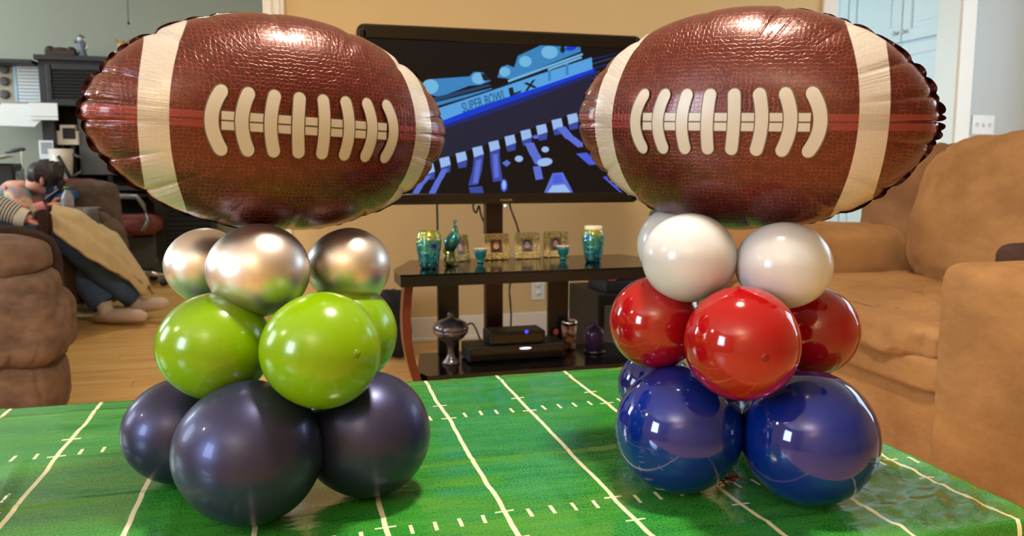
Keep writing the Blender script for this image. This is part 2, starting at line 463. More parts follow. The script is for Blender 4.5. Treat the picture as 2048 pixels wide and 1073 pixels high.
def cloth_mat():
    n = NT('printed plastic football field'); uv = n.uv()
    wob = n.noise(uv, 5, 2); wob2 = n.noise(n.mapv(uv, (1, 1, 1), (3, 7, 0)), 22, 2)
    s = n.sep(uv)
    u = n.math('ADD', s[0], n.math('ADD', n.math('MULTIPLY_ADD', wob, .012, -.006), n.math('MULTIPLY_ADD', wob2, .003, -.0015)))
    vv = n.math('SUBTRACT', s[1], n.math('MULTIPLY', n.math('SUBTRACT', s[0], .236), .05))
    def per(x, off, p):
        q = n.math('ADD', n.math('DIVIDE', n.math('SUBTRACT', x, off), p), 100.5)
        return n.math('MULTIPLY', n.math('ABSOLUTE', n.math('SUBTRACT', n.math('FRACT', q), .5)), p)
    dx = per(u, .236, .1475)
    line = n.less(dx, .0031, .0004)
    def near(vc, h): return n.less(n.math('ABSOLUTE', n.math('SUBTRACT', vv, vc)), h, .0005)
    tk = None
    for vc, h in ((1.303, .0024), (1.383, .0024), (.917, .0018), (.846, .0018)):
        k = near(vc, h); tk = k if tk is None else n.math('MAXIMUM', tk, k)
    tick = n.math('MULTIPLY', tk, n.less(dx, .0125, .0005))
    d5 = per(u, .236, .0295)
    hm = n.math('MULTIPLY', n.less(d5, .0023, .0004), n.math('MAXIMUM', near(1.313, .012), near(.903, .0115)))
    white = n.math('MAXIMUM', n.math('MAXIMUM', line, tick), hm)
    fine = n.noise(uv, 330, 3, .7); mid = n.noise(n.mapv(uv, (4, 22, 1)), 1, 4, .6)
    a = n.mix(n.ramp(fine, .34, .66), lin((14, 98, 36)), lin((58, 150, 52)))
    g = n.mix(n.math('MULTIPLY', n.ramp(mid, .40, .75), .38), a, lin((92, 172, 62)))
    cr = n.noise(n.mapv(uv, (10, 34, 1)), 1, 4, .6); cr2 = n.noise(uv, 70, 3)
    h = n.math('ADD', cr, n.math('MULTIPLY', cr2, .22))
    n.set(Base_Color=n.mix(white, g, lin((236, 232, 196))), Roughness=.14, Coat_Weight=.4, Coat_Roughness=.1, Normal=n.bump(h, .28, .006))
    n.b.inputs['Specular IOR Level'].default_value = .6
    return n.m
M['field'] = cloth_mat()
def cloth_pt(u, v):
    x = min(max(u, TX0), TX1); y = min(max(v, TY0), TY1)
    ox, oy = u - x, v - y
    drop = max(abs(ox), abs(oy))
    q = Vector((u, v, 0))
    z = TZ + .0016 * noise.noise(q * 9) + .0011 * noise.noise(Vector((u * 7, v * 26, 3.)))
    for c0, s_, amp in ((1.10, .012, .0018), (1.515, .01, .0022), (.80, .012, .0015)):
        z += amp * math.exp(-((v - c0 - .02 * (u - .2)) / .006) ** 2)
    for c0, amp in ((.31, .001), (-.16, .0022), (-.5, .0025), (.70, .0022)):
        z += amp * math.exp(-((u - c0 + .03 * (v - 1)) / .006) ** 2)
    # crumpled right end and the long crease on the far left
    k = max(0, min(1, (u - .60) / .12)) * (.25 + .75 * max(0, min(1, (TX1 - x) / .05)))
    z += k * (.0048 * noise.noise(Vector((u * 8 + v * 8, (v - u) * 26, 5))) + .0030 * noise.noise(Vector((u * 20 + v * 20, (v - u) * 52, 9))))
    dl = (u + .375) + (v - 1.05) * .12 + .0
    z += .006 * math.exp(-(dl / .010) ** 2) * max(0, min(1, (1.33 - v) / .2))
    if drop <= 0: return Vector((x, y, z))
    k = min(1, drop / .03); r = .006
    wv = .012 * (1 - math.exp(-drop / .06)) * (1 + math.sin(22 * (x * (abs(oy) > 0) + y * (abs(ox) > 0)) + 2 * noise.noise(q * 3)))
    sx = math.copysign(1, ox) * (abs(ox) / drop); sy = math.copysign(1, oy) * (abs(oy) / drop)
    return Vector((x + sx * (r * math.sin(k * 1.57) + wv), y + sy * (r * math.sin(k * 1.57) + wv), z - (drop - .004 if drop > .01 else drop * .6)))
SK = .20
us = [TX0 - SK + (TX1 - TX0 + 2 * SK) * i / 250 for i in range(251)]; vs_ = [TY0 - SK + (TY1 - TY0 + 2 * SK) * j / 180 for j in range(181)]
def snap(a, vals):
    for val in vals:
        k = min(range(len(a)), key=lambda i: abs(a[i] - val)); a[k] = val
    return a
us = snap(us, (TX0, TX1)); vs_ = snap(vs_, (TY0, TY1))
cl = MB()
V = [cloth_pt(u, v) for v in vs_ for u in us]
cl.add(V, [(j * 251 + i, j * 251 + i + 1, (j + 1) * 251 + i + 1, (j + 1) * 251 + i) for j in range(180) for i in range(250)], 0, True, [(u, v) for v in vs_ for u in us])
tag(cl.build('tablecloth', 'field'), 'shiny green plastic tablecloth printed as a football field with white yard lines', 'tablecloth')

# ------------------------------------------------------------------ balloons
def balloon(x, y, r, d, axis_to, mat, label, group, squash=1., tip=None, knot=True):
    c = at_d(x, y, d)
    ax = (c - Vector(axis_to)).normalized()          # from the knot outwards
    ref = Vector((0, 0, 1)) if abs(ax.z) < .9 else Vector((1, 0, 0))
    ux = ax.cross(ref).normalized(); uy = ux.cross(ax)
    mb = MB()
    def fn(u, v):
        a = u * 2 * math.pi; b = (v - .5) * math.pi * .9999
        k = math.sin(b)
        q = r * math.cos(b) * (1 - .05 * max(0, -k))
        return c + ux * (q * math.cos(a)) + uy * (q * math.sin(a) * squash) + ax * (r * k * (1.0 if k > 0 else 1.06))
    mb.grid(fn, 64, 40, cu=True)
    o = mb.build('balloon', mat, None, c)
    tag(o, label, 'balloon', group)
    if tip:
        mt = MB(); tv = (at_d(tip[0], tip[1], d) - CAM).normalized()
        oc = CAM - c; bq = tv.dot(oc); t_ = -bq - math.sqrt(max(0, bq * bq - oc.dot(oc) + r * r))
        p = CAM + tv * t_; nn = (p - c).normalized()
        mt.lathe([(.0052, -.0006), (.0046, .0004), (.0028, .0014), (.0001, .0018)], p, 14, nn)
        mt.build('tip', tip[2], o)
    return o
GL = ('navy balloons at the base of the lime stack', 'lime balloons of the middle tier', 'silver balloons under the football')
GR = ('blue balloons at the base of the red stack', 'red balloons of the middle tier', 'white balloons under the football')
AL = Vector((-.32, 1.065, .0)); AR = Vector((.53, 1.09, 0))
za = lambda A, z: (A.x, A.y, z)
zN, zL, zS = .53, .655, .76
# navy, lime and silver stack
balloon(500, 905, .0855, .956, za(AL, zN), 'navy', 'large pearl navy balloon at the very front of the lime stack, nearest the viewer', GL[0])
balloon(362, 862, .0715, 1.083, za(AL, zN), 'navy', 'pearl navy balloon behind the large front one, nearest the brown recliner', GL[0])
balloon(735, 868, .081, 1.037, za(AL, zN), 'navy', 'pearl navy balloon below the front lime balloon, on the television side', GL[0])
balloon(432, 693, .068, 1.005, za(AL, zL), 'lime', 'lime green balloon of the middle tier on the brown recliner side', GL[1])
balloon(645, 701, .0695, .950, za(AL, zL), 'lime', 'front lime green balloon with a dark tip, overlapping the navy ones', GL[1], tip=(714, 708, 'lime_tip'))
balloon(693, 668, .069, 1.10, za(AL, zL), 'lime', 'lime green balloon mostly hidden behind the front one, beside the television stand', GL[1])
balloon(520, 541, .0625, 1.02, za(AL, zS), 'silver', 'front chrome silver balloon in the middle below the brown football', GL[2], squash=.95)
balloon(411, 532, .0535, 1.13, za(AL, zS), 'silver', 'chrome silver balloon partly hidden, nearest the office chair', GL[2])
balloon(699, 534, .0555, 1.10, za(AL, zS), 'silver', 'chrome silver balloon on the television stand side below the football', GL[2], squash=.97)
# blue, red and white stack
balloon(1357, 858, .0832, 1.05, za(AR, zN), 'blue', 'shiny royal blue balloon at the front facing the television side', GR[0])
balloon(1618, 875, .0848, 1.017, za(AR, zN), 'blue', 'shiny royal blue front balloon nearest the tan armchair', GR[0])
balloon(1312, 775, .062, 1.30, za(AR, zN), 'blue', 'royal blue balloon peeking out behind the red one beside the yard lines', GR[0])
balloon(1566, 802, .082, 1.22, za(AR, zN), 'blue', 'royal blue balloon almost hidden behind the red balloon by the armchair', GR[0])
balloon(1312, 645, .0625, 1.075, za(AR, zL), 'red', 'red balloon of the middle tier nearest the television stand', GR[1])
balloon(1483, 687, .0685, .958, za(AR, zL), 'red', 'front red balloon in the centre, above the two blue ones', GR[1], tip=(1531, 716, 'red_tip'))
balloon(1627, 662, .0625, 1.13, za(AR, zL), 'red', 'red balloon of the middle tier nearest the tan armchair', GR[1])
balloon(1378, 516, .0605, 1.03, za(AR, zS), 'white', 'larger white balloon below the football on the television side', GR[2], squash=.95)
balloon(1567, 531, .059, 1.005, za(AR, zS), 'white', 'white balloon below the football nearest the tan armchair', GR[2], squash=.92)
balloon(1351, 490, .0545, 1.14, za(AR, zS), 'white', 'white balloon showing only a sliver behind the larger white one', GR[2])

# ------------------------------------------------------------------ foil footballs
def foil_mat(a, b, k1, k2):
    n = NT('printed foil football'); o = n.obj(); s = n.sep(o); uv = n.sep(n.uv())
    x, y = s[0], s[1]
    q = n.math('ADD', n.math('POWER', n.math('ABSOLUTE', n.math('DIVIDE', x, a)), 2.), n.math('MULTIPLY', n.math('POWER', n.math('ABSOLUTE', n.math('DIVIDE', y, b)), 2.), .235))
    q = n.math('SQRT', q)
    stripe = n.math('MULTIPLY', n.less(q, k2, .003), n.math('SUBTRACT', 1., n.less(q, k1, .003)))
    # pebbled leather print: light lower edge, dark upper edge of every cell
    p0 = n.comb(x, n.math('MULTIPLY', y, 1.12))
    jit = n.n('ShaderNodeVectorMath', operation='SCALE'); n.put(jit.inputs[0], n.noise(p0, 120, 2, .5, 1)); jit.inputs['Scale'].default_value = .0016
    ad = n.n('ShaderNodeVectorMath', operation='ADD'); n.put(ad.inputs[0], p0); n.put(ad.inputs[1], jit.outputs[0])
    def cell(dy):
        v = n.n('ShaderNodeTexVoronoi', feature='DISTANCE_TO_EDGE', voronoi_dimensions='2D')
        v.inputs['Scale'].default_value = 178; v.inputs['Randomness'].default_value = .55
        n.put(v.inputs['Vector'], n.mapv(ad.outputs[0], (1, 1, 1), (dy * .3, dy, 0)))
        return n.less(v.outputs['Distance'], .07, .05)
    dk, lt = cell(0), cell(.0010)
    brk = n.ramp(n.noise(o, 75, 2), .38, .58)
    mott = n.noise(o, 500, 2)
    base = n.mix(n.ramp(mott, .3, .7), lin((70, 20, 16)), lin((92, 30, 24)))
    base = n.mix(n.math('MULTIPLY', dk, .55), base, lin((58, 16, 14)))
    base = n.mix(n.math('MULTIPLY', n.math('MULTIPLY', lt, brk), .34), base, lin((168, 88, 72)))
    ay = n.math('ABSOLUTE', n.math('ADD', y, .001))
    band = n.less(ay, .0095, .0006); cen = n.less(ay, .0012, .0005)
    base = n.mix(n.math('MULTIPLY', band, .8), base, lin((134, 56, 58)))
    base = n.mix(n.math('MULTIPLY', cen, .8), base, lin((84, 30, 30)))
    wh = n.mix(n.math('MULTIPLY', band, .35), lin((186, 182, 178)), lin((142, 136, 130)))
    wh = n.mix(n.math('MULTIPLY', dk, .08), wh, lin((160, 150, 140)))
    rim = n.math('SUBTRACT', 1., n.less(uv[1], 1.002, .003))
    col = n.mix(stripe, base, wh)
    col = n.mix(rim, col, lin((52, 14, 26)))
    # fine radial puckers near the seam
    wr = n.noise(n.comb(n.math('MULTIPLY', uv[0], 230.), n.math('MULTIPLY', uv[1], 1.2)), 1, 2)
    patch = n.ramp(n.noise(n.comb(n.math('MULTIPLY', uv[0], 26.), n.math('MULTIPLY', uv[1], 2.)), 1, 1), .42, .62)
    wm = n.math('MULTIPLY', n.ramp(uv[1], .60, .86), patch)
    h = n.math('ADD', n.math('MULTIPLY', wr, n.math('MULTIPLY', wm, 1.0)), n.math('MULTIPLY', n.math('SUBTRACT', lt, dk), .05))
    n.set(Base_Color=col, Metallic=n.math('MULTIPLY_ADD', stripe, -.15, .38), Roughness=.27, Coat_Weight=.3, Coat_Roughness=.1, Normal=n.bump(h, .5, .004))
    return n.m
M['lace'] = plain('printed white lace', (186, 184, 180), .35, .05, vary=.03, scale=30)
M['lace_edge'] = plain('grey lace outline', (96, 84, 70), .4, .1)
M['lace_shade'] = plain('grey lace gap', (120, 108, 96), .4, .1)

def football(px, py, d, a, b, T, theta, roll, seed, label, lace_x0, lace_x1, k1, k2):
    rnd = random.Random(seed)
    c = at_d(px, py, d); v = (c - CAM).normalized()
    R0 = v.cross(ZU).normalized(); U0 = R0.cross(v)
    zl = -v * math.cos(theta) + R0 * math.sin(theta); xl = R0 * math.cos(theta) + v * math.sin(theta)
    x2 = xl * math.cos(roll) + U0 * math.sin(roll); y2 = zl.cross(x2)
    Rm = Matrix((x2, y2, zl)).transposed()
    NS = 17
    # scallop boundaries by angle, denser at the tips
    cuts = []
    acc = 0
    while acc < 1:
        cuts.append(acc); ang = acc * 2 * math.pi
        acc += (1 / NS) * (1.2 - .45 * abs(math.cos(ang)) ** 2) * rnd.uniform(.72, 1.28)
    cuts.append(1.0)
    if cuts[-1] - cuts[-2] < .012: cuts.pop(-2)
    deep = [rnd.uniform(.35, 1.) for _ in cuts]
    wob = [rnd.uniform(-1, 1) for _ in cuts]
    def scal(u):
        u %= 1.0
        for i in range(len(cuts) - 1):
            if cuts[i] <= u <= cuts[i + 1]:
                w = (u - cuts[i]) / (cuts[i + 1] - cuts[i])
                dp = deep[i] * (1 - w) + deep[(i + 1) % (len(cuts) - 1)] * w
                ed = min(w, 1 - w)
                return min(1, (ed / .16)) ** .5 * (.86 + .14 * math.sin(w * math.pi)), dp, wob[i], w
        return 1, 0, 0, .5
    def outline(u):
        ang = u * 2 * math.pi
        # angle parameter along x = a cos, y = b sin^1.2 (pointier than an ellipse)
        return a * math.cos(ang), b * math.copysign(abs(math.sin(ang)) ** 1.16, math.sin(ang))
    def surf(u, r, side):
        ox, oy = outline(u); cc, dp, wb, w = scal(u)
        e = (1 - cc) * dp
        wgt = r ** 7
        k = r * (1 - .030 * wgt * e)
        z = T * math.sqrt(max(0, 1 - r ** 2.15)) * (1 - .30 * r ** 12 * e)
        z -= .0030 * e * max(0, (r - .66) / .34) ** 1.2 * (1 - r) ** .25
        return Vector((ox * k, oy * k, side * z))
    mb = MB(); nu, nr = 520, 46
    rs = [1 - (1 - j / nr) ** 1.7 for j in range(nr + 1)]
    for side in (1, -1):
        V = []; UVs = []
        for r in rs:
            for i in range(nu): V.append(surf(i / nu, max(r, .002), side)); UVs.append((i / nu, r))
        Fs = [(j * nu + i, j * nu + (i + 1) % nu, (j + 1) * nu + (i + 1) % nu, (j + 1) * nu + i) for j in range(nr) for i in range(nu)]
        Fs = [tuple(reversed(f)) if side < 0 else f for f in Fs]
        Fs.append(tuple(range(nu - 1, -1, -1)) if side > 0 else tuple(range(nu)))
        Fs[-1] = tuple(reversed(Fs[-1]))
        mb.add(V, Fs, 0, True, UVs)
    org = c
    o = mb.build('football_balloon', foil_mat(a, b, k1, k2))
    o.matrix_world = Matrix.Translation(c) @ Rm.to_4x4()
    tag(o, label, 'balloon', 'foil football balloons')
    # flat sealed rim with scalloped flaps
    rim = MB()
    def rf(u, v):
        cc, dp, wb, w = scal(u); ox, oy = outline(u)
        e = (1 - cc) * dp
        k0 = 1 - .030 * e
        n2 = Vector((ox / a / a, oy / b / b)); n2 = n2.normalized() if n2.length > 0 else Vector((1, 0))
        sc = abs(math.sin(u * math.pi * 42 + 1.6 * math.sin(u * 31) + .9 * math.sin(u * 77)))
        en = .25 + .75 * abs(math.cos(u * 2 * math.pi)) ** 1.5 * (.75 + .25 * wb)
        ext = v * en * (.0028 + .0066 * sc ** .5) - .002
        z = v * (.004 * wb * math.sin(w * math.pi) + .0022 * math.sin(u * 289 + 2 * math.sin(u * 17)))
        return Vector((ox * k0 + n2.x * ext, oy * k0 + n2.y * ext, z))
    rim.grid(rf, 520, 3, cu=True)
    ro = rim.build('seam_rim', 'rim_foil'); ro.parent = o
    # printed laces conforming to the front skin
    def skin(x, y, h):
        r = math.hypot(x / a, y / b)
        z = T * math.sqrt(max(0, 1 - r ** 2.15))
        e = .0005
        z1 = T * math.sqrt(max(0, 1 - math.hypot((x + e) / a, y / b) ** 2.15)); z2 = T * math.sqrt(max(0, 1 - math.hypot(x / a, (y + e) / b) ** 2.15))
        nn = Vector((-(z1 - z) / e, -(z2 - z) / e, 1)).normalized()
        return Vector((x, y, z)) + nn * h
    hh = .0395; yc = -.001
    for bsgn in (1, -1):
        mb = MB()
        mb.grid(lambda u, v: skin(lace_x0 + .006 + (lace_x1 - lace_x0 - .012) * u, yc + bsgn * .0058 + (v - .5) * .0094, .0011), 40, 3, mi=0)
        mb.grid(lambda u, v: skin(lace_x0 + .006 + (lace_x1 - lace_x0 - .012) * u, yc + bsgn * .0058 + (v - .5) * .0112, .0009), 40, 3, mi=1)
        q = mb.build('lace_bar', ['lace', 'lace_shade']); q.parent = o
    for i in range(8):
        f = i / 7; xi = lace_x0 + (lace_x1 - lace_x0) * f
        cv = (f - .5) * 2
        amp = .0135 * math.copysign(abs(cv) ** .9, cv)
        mb = MB()
        def st(w_, h_, hgt, mi):
            def fn(u, v):
                t = math.sin((u - .5) * math.pi); yy = t * h_
                half = w_ * math.sqrt(max(0.0, 1 - max(0, (abs(yy) - (h_ - w_)) / w_) ** 2))
                xx = xi - amp * (t * t) * 1.15 + amp * .35
                sl = -2 * amp * 1.15 * t / h_
                nx, ny = 1 / math.hypot(1, sl), -sl / math.hypot(1, sl)
                o_ = (v - .5) * 2 * half
                return skin(xx + nx * o_, yc + yy + ny * o_, hgt)
            mb.grid(fn, 30, 5, mi=mi)
        st(.0074, hh, .0019, 0); st(.0088, hh + .0014, .0015, 1)
        q = mb.build('lace_stitch', ['lace', 'lace_edge']); q.parent = o
    return o
M['rim_foil'] = plain('dark foil rim', (46, 14, 22), .2, .7, vary=.25, scale=40)
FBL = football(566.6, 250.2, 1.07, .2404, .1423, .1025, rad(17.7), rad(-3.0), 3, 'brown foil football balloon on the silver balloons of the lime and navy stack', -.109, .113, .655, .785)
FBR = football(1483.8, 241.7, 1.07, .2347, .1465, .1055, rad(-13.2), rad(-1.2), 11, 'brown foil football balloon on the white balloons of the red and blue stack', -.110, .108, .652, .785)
# torn ribbon by the blue balloons
sh = at_z(1450, 966, .452)
mb = MB()
for k in range(7):
    a = k * .9; p0 = sh + Vector((.012 * math.cos(a), .010 * math.sin(a), 0))
    mb.tube([p0, p0 + Vector((.006 * math.cos(a * 2), .006 * math.sin(a * 3), .006)), p0 + Vector((.012 * math.sin(a), .006, .008 + .004 * (k % 3))), p0 + Vector((.014, .004 * (k - 3), .004))], [.0008, .0016, .0014, .0005], 6)
tag(mb.build('ribbon_shred', 'red_shred'), 'crumpled shred of red foil ribbon between the two blue balloons', 'ribbon')

# ------------------------------------------------------------------ television
TVY = 2.85
a, bq = at_y(718, 45, TVY), at_y(1276, 406, TVY)
TX_0, TX_1, TZ_0, TZ_1 = .215, 1.272, .747, 1.37
tv = thing('television', ((TX_0 + TX_1) / 2, TVY, TZ_0), 'large black flat screen television showing a blue stadium picture', 'television')
mb = MB()
def rrect(x0, x1, z0, z1, r, n=6):
    P = []
    for cx, cz, a0 in ((x1 - r, z1 - r, 0), (x0 + r, z1 - r, 90), (x0 + r, z0 + r, 180), (x1 - r, z0 + r, 270)):
        for k in range(n + 1): an = rad(a0 + 90 * k / n); P.append((cx + r * math.cos(an), cz + r * math.sin(an)))
    return P
mb.prism(rrect(TX_0, TX_1, TZ_0, TZ_1, .028), (0, TVY + .07, 0), (1, 0, 0), (0, 0, 1), .058)
mb.prism(rrect(TX_0 + .1, TX_1 - .1, TZ_0 + .08, TZ_1 - .08, .05), (0, TVY + .10, 0), (1, 0, 0), (0, 0, 1), .04)
mb.build('body', 'black_gloss', tv)
BX, BT, BB = .034, .05, .04
sx0, sx1, sz0, sz1 = TX_0 + BX, TX_1 - BX, TZ_0 + BB, TZ_1 - BT
mb = MB()
for p, q in (((TX_0 + .006, TZ_0 + .012), (sx0, TZ_1 - .02)), ((sx1, TZ_0 + .012), (TX_1 - .006, TZ_1 - .02)), ((TX_0 + .02, sz1), (TX_1 - .02, TZ_1 - .004)), ((TX_0 + .02, TZ_0 + .004), (TX_1 - .02, sz0))):
    mb.span((p[0], TVY + .002, p[1]), (q[0], TVY + .014, q[1]), .004)
mb.build('bezel', 'black_gloss', tv)
SY = TVY + .008
scr = MB().span((sx0 - .002, SY, sz0 - .002), (sx1 + .002, SY + .004, sz1 + .002)).build('screen', 'screen_black' if 'screen_black' in M else M.setdefault('screen_black', glow('dark screen', (26, 22, 22), 1)), tv)
M['screen_black'].node_tree.nodes['Principled BSDF'].inputs['Roughness'].default_value = .2
SC = {'sky': (60, 140, 205), 'pale': (120, 195, 240), 'band': (92, 172, 240), 'deep': (8, 60, 225), 'mid': (24, 40, 120), 'dusk': (33, 33, 58), 'ice': (165, 200, 255), 'lav': (98, 118, 225), 'dim': (62, 78, 170), 'line': (30, 70, 110), 'ink': (12, 30, 44), 'text': (28, 96, 140), 'peri': (80, 100, 235)}
names = list(SC); mats = [glow('screen ' + k, SC[k], 1.) for k in names]
pic = MB(); lay = [0]
def spx(cx, cy): return at_y(700 + cx / 2.682, 30 + cy / 2.682, SY)
def clipped(P):
    return Vector((min(max(P.x, sx0), sx1), 0, min(max(P.z, sz0), sz1)))
def poly(pts, col):
    lay[0] += 1; yy = SY - .0003 - lay[0] * .00004
    Q = [clipped(spx(*p)) for p in pts]
    pic.add([(q.x, yy, q.z) for q in Q], [tuple(range(len(Q)))], names.index(col), False)
def oval(cx, cy, rx, ry, col, rot=0, n=14):
    cr, sr = math.cos(rot), math.sin(rot)
    poly([(cx + rx * math.cos(k / n * 6.283) * cr - ry * math.sin(k / n * 6.283) * sr, cy + rx * math.cos(k / n * 6.283) * sr + ry * math.sin(k / n * 6.283) * cr) for k in range(n)], col)
poly([(440, 620), (1330, 310), (1540, 270), (1540, 330), (1230, 520), (460, 790)], 'dusk')
for k in range(7):
    y0 = 190 + k * 26; poly([(1290, y0 + 45), (1530, y0 - 20), (1530, y0 - 12), (1290, y0 + 53)], 'line' if k % 2 else 'mid')
poly([(480, 580), (900, 440), (1310, 285), (1330, 315), (900, 480), (470, 625)], 'mid')
poly([(470, 560), (880, 425), (1300, 275), (1310, 305), (890, 455), (480, 600)], 'deep')
poly([(385, 375), (430, 345), (640, 330), (665, 305), (715, 310), (755, 355), (700, 375), (640, 380), (480, 440), (420, 425)], 'sky')
oval(430, 385, 45, 40, 'pale'); oval(690, 340, 38, 32, 'pale')
poly([(700, 312), (725, 318), (750, 352), (715, 352)], 'ink')
poly([(440, 445), (740, 372), (760, 380), (450, 468)], 'line')
poly([(450, 472), (760, 392), (762, 402), (455, 492)], 'sky')
poly([(790, 335), (810, 280), (845, 268), (880, 282), (900, 220), (1020, 162), (1110, 152), (1235, 160), (1238, 196), (1050, 272), (870, 345)], 'sky')
oval(1070, 200, 45, 36, 'pale'); oval(940, 250, 34, 30, 'pale'); oval(830, 305, 30, 26, 'pale')
oval(1185, 178, 30, 14, 'deep', -.2); oval(1140, 185, 14, 20, 'ink')
poly([(845, 350), (1245, 205), (1250, 215), (850, 362)], 'pale')
poly([(855, 372), (1250, 232), (1253, 245), (860, 388)], 'ink')
poly([(455, 505), (700, 425), (1000, 322), (1296, 226), (1300, 290), (1000, 392), (700, 488), (500, 566)], 'band')
poly([(455, 498), (700, 418), (1000, 313), (1296, 220), (1296, 228), (1000, 324), (700, 427), (455, 507)], 'ink')
poly([(1060, 290), (1075, 285), (1078, 350), (1063, 355)], 'sky'); poly([(1155, 255), (1170, 250), (1172, 320), (1157, 325)], 'sky')
poly([(1060, 288), (1240, 222), (1244, 232), (1064, 298)], 'pale')
for cx, cy in ((425, 822), (510, 785), (598, 758), (687, 728), (774, 698), (860, 668), (945, 638), (1029, 610), (1112, 580), (1195, 552)):
    poly([(cx - 26, cy + 30), (cx + 30, cy + 18), (cx + 26, cy + 58), (cx - 16, cy + 66)], 'dim')
    poly([(cx - 32, cy - 14), (cx + 20, cy - 26), (cx + 30, cy + 18), (cx - 22, cy + 36)], 'ice')
def streak(pts, w0, col):
    for (x0, y0), (x1, y1) in zip(pts, pts[1:]):
        poly([(x0 - w0, y0), (x0 + w0, y0 - 6), (x1 + w0, y1), (x1 - w0, y1 + 6)], col)
streak([(420, 865), (385, 905), (350, 962)], 18, 'lav'); streak([(508, 830), (480, 880), (440, 962)], 18, 'lav')
streak([(690, 765), (680, 840), (660, 910)], 26, 'dim'); streak([(690, 780), (672, 900)], 14, 'lav'); streak([(672, 925), (680, 960)], 36, 'dim')
streak([(775, 735), (780, 810), (792, 890)], 26, 'dim'); streak([(778, 750), (786, 870)], 13, 'lav')
streak([(960, 690), (990, 750), (1015, 795)], 24, 'lav'); streak([(1000, 815), (1015, 880)], 20, 'lav')
streak([(1130, 605), (1180, 660), (1245, 705)], 24, 'lav'); streak([(1240, 745), (1310, 800)], 28, 'peri'); streak([(1380, 870), (1470, 955)], 26, 'peri')
poly([(1040, 962), (1085, 850), (1140, 845), (1195, 962)], 'lav'); poly([(1058, 962), (1085, 915), (1150, 910), (1182, 962)], 'ice'); poly([(1090, 860), (1130, 855), (1145, 900), (1085, 905)], 'peri')
oval(905, 772, 22, 17, 'ice'); poly([(815, 795), (840, 778), (862, 795), (838, 815)], 'lav'); oval(1046, 722, 20, 16, 'ice'); oval(995, 655, 16, 10, 'lav')
oval(1043, 790, 42, 22, 'ice', -.15); oval(825, 915, 18, 34, 'peri'); oval(825, 912, 10, 24, 'ice')
# words on the screen
def word(txt, O, u, v, mi, bold=0., layer=.0032, shear=0.):
    cu = bpy.data.curves.new('words', 'FONT'); cu.body = txt; cu.size = 1; cu.offset = bold; cu.resolution_u = 4
    ob = bpy.data.objects.new('words', cu); me = bpy.data.meshes.new_from_object(ob)
    xs = [q.co.x for q in me.vertices]; ys = [q.co.y for q in me.vertices]
    x0, x1, y0, y1 = min(xs), max(xs), min(ys), max(ys)
    vs = [O + u * ((q.co.x - x0) / (x1 - x0)) + v * ((q.co.y - y0) / (y1 - y0)) + Vector((0, -layer, 0)) for q in me.vertices]
    fs = [tuple(p.vertices) for p in me.polygons]
    bpy.data.objects.remove(ob); bpy.data.meshes.remove(me); bpy.data.curves.remove(cu)
    return vs, fs
for txt, o_, e_, t_, col, bold in (('SUPER BOWL', (605, 527), (838, 450), (595, 474), 'text', .012), ('L', (858, 438), (918, 416), (848, 395), 'ink', .05), ('X', (935, 412), (1003, 388), (928, 368), 'ink', .05)):
    O = spx(*o_); vs, fs = word(txt, O, spx(*e_) - O, spx(*t_) - O, 0, bold)
    pic.add(vs, fs, names.index(col), False)
pic.build('screen_picture', mats, tv)
# maker's name under the screen
O = at_y(1001, 403, TVY); vs, fs = word('PHILIPS', O, Vector((.044, 0, 0)), Vector((0, 0, .0085)), 0, .01, .001)
mb = MB(); mb.add(vs, fs, 0, False); mb.build('maker_name', 'chrome', tv)
p = at_y(1011, 414, TVY - .002)
MB().ball((p.x, TVY + .006, p.z + .004), .0045, 8).build('power_light', 'led_white', tv)

# ------------------------------------------------------------------ television stand
SZ = .5134
st = thing('television_stand', (.8, 2.9, 0), 'black glass top television stand with curved reddish brown legs', 'tv stand')
top_poly = [(.327, 2.663), (1.40, 2.663), (1.403, 2.82), (1.30, 3.10), (.42, 3.10), (.3235, 2.82)]
MB().prism(top_poly, (0, 0, SZ - .035), (1, 0, 0), (0, 1, 0), .035).build('top', 'black_wood', st)
MB().prism([(x, y + .01) for x, y in top_poly], (0, 0, SZ + .0003), (1, 0, 0), (0, 1, 0), .006).build('glass_panel', 'black_gloss', st)
MB().prism([(.425, 2.74), (1.31, 2.74), (1.34, 2.82), (1.26, 3.10), (.45, 3.10), (.40, 2.82)], (0, 0, .115), (1, 0, 0), (0, 1, 0), .032).build('shelf', 'black_gloss', st)
for sgn, xs in ((1, .365), (-1, 1.365)):
    lg = MB()
    pts = []
    for k in range(13):
        s_ = k / 12; z = (SZ - .036) * (1 - s_)
        off = .036 * s_ * s_ * 2.2 - .022 * math.sin(s_ * math.pi)
        pts.append((xs + sgn * off, z))
    for k in range(12):
        (x0, z0), (x1, z1) = pts[k], pts[k + 1]
        W_ = .03
        lg.add([(x0 - W_ / 2, 2.735, z0), (x0 + W_ / 2, 2.735, z0), (x0 + W_ / 2, 2.80, z0), (x0 - W_ / 2, 2.80, z0), (x1 - W_ / 2, 2.735, z1), (x1 + W_ / 2, 2.735, z1), (x1 + W_ / 2, 2.80, z1), (x1 - W_ / 2, 2.80, z1)],
               [(0, 4, 5, 1), (1, 5, 6, 2), (2, 6, 7, 3), (3, 7, 4, 0)] + ([(0, 1, 2, 3)] if k == 0 else []) + ([(7, 6, 5, 4)] if k == 11 else []), 0, False)
    lg.build('leg', 'red_wood', st)
post = MB(); p0 = at_y(978, 500, 3.05); p1 = at_y(1013, 500, 3.05)
post.span((p0.x, 3.105, 0), (p1.x, 3.15, 1.1), .004); post.span((p0.x - .1, 3.105, .0), (p1.x + .1, 3.25, .02), .004)
post.span((p0.x - .12, 2.965, .92), (p1.x + .12, 3.12, 1.2), .006)
post.build('post', 'dark_red_wood', st)
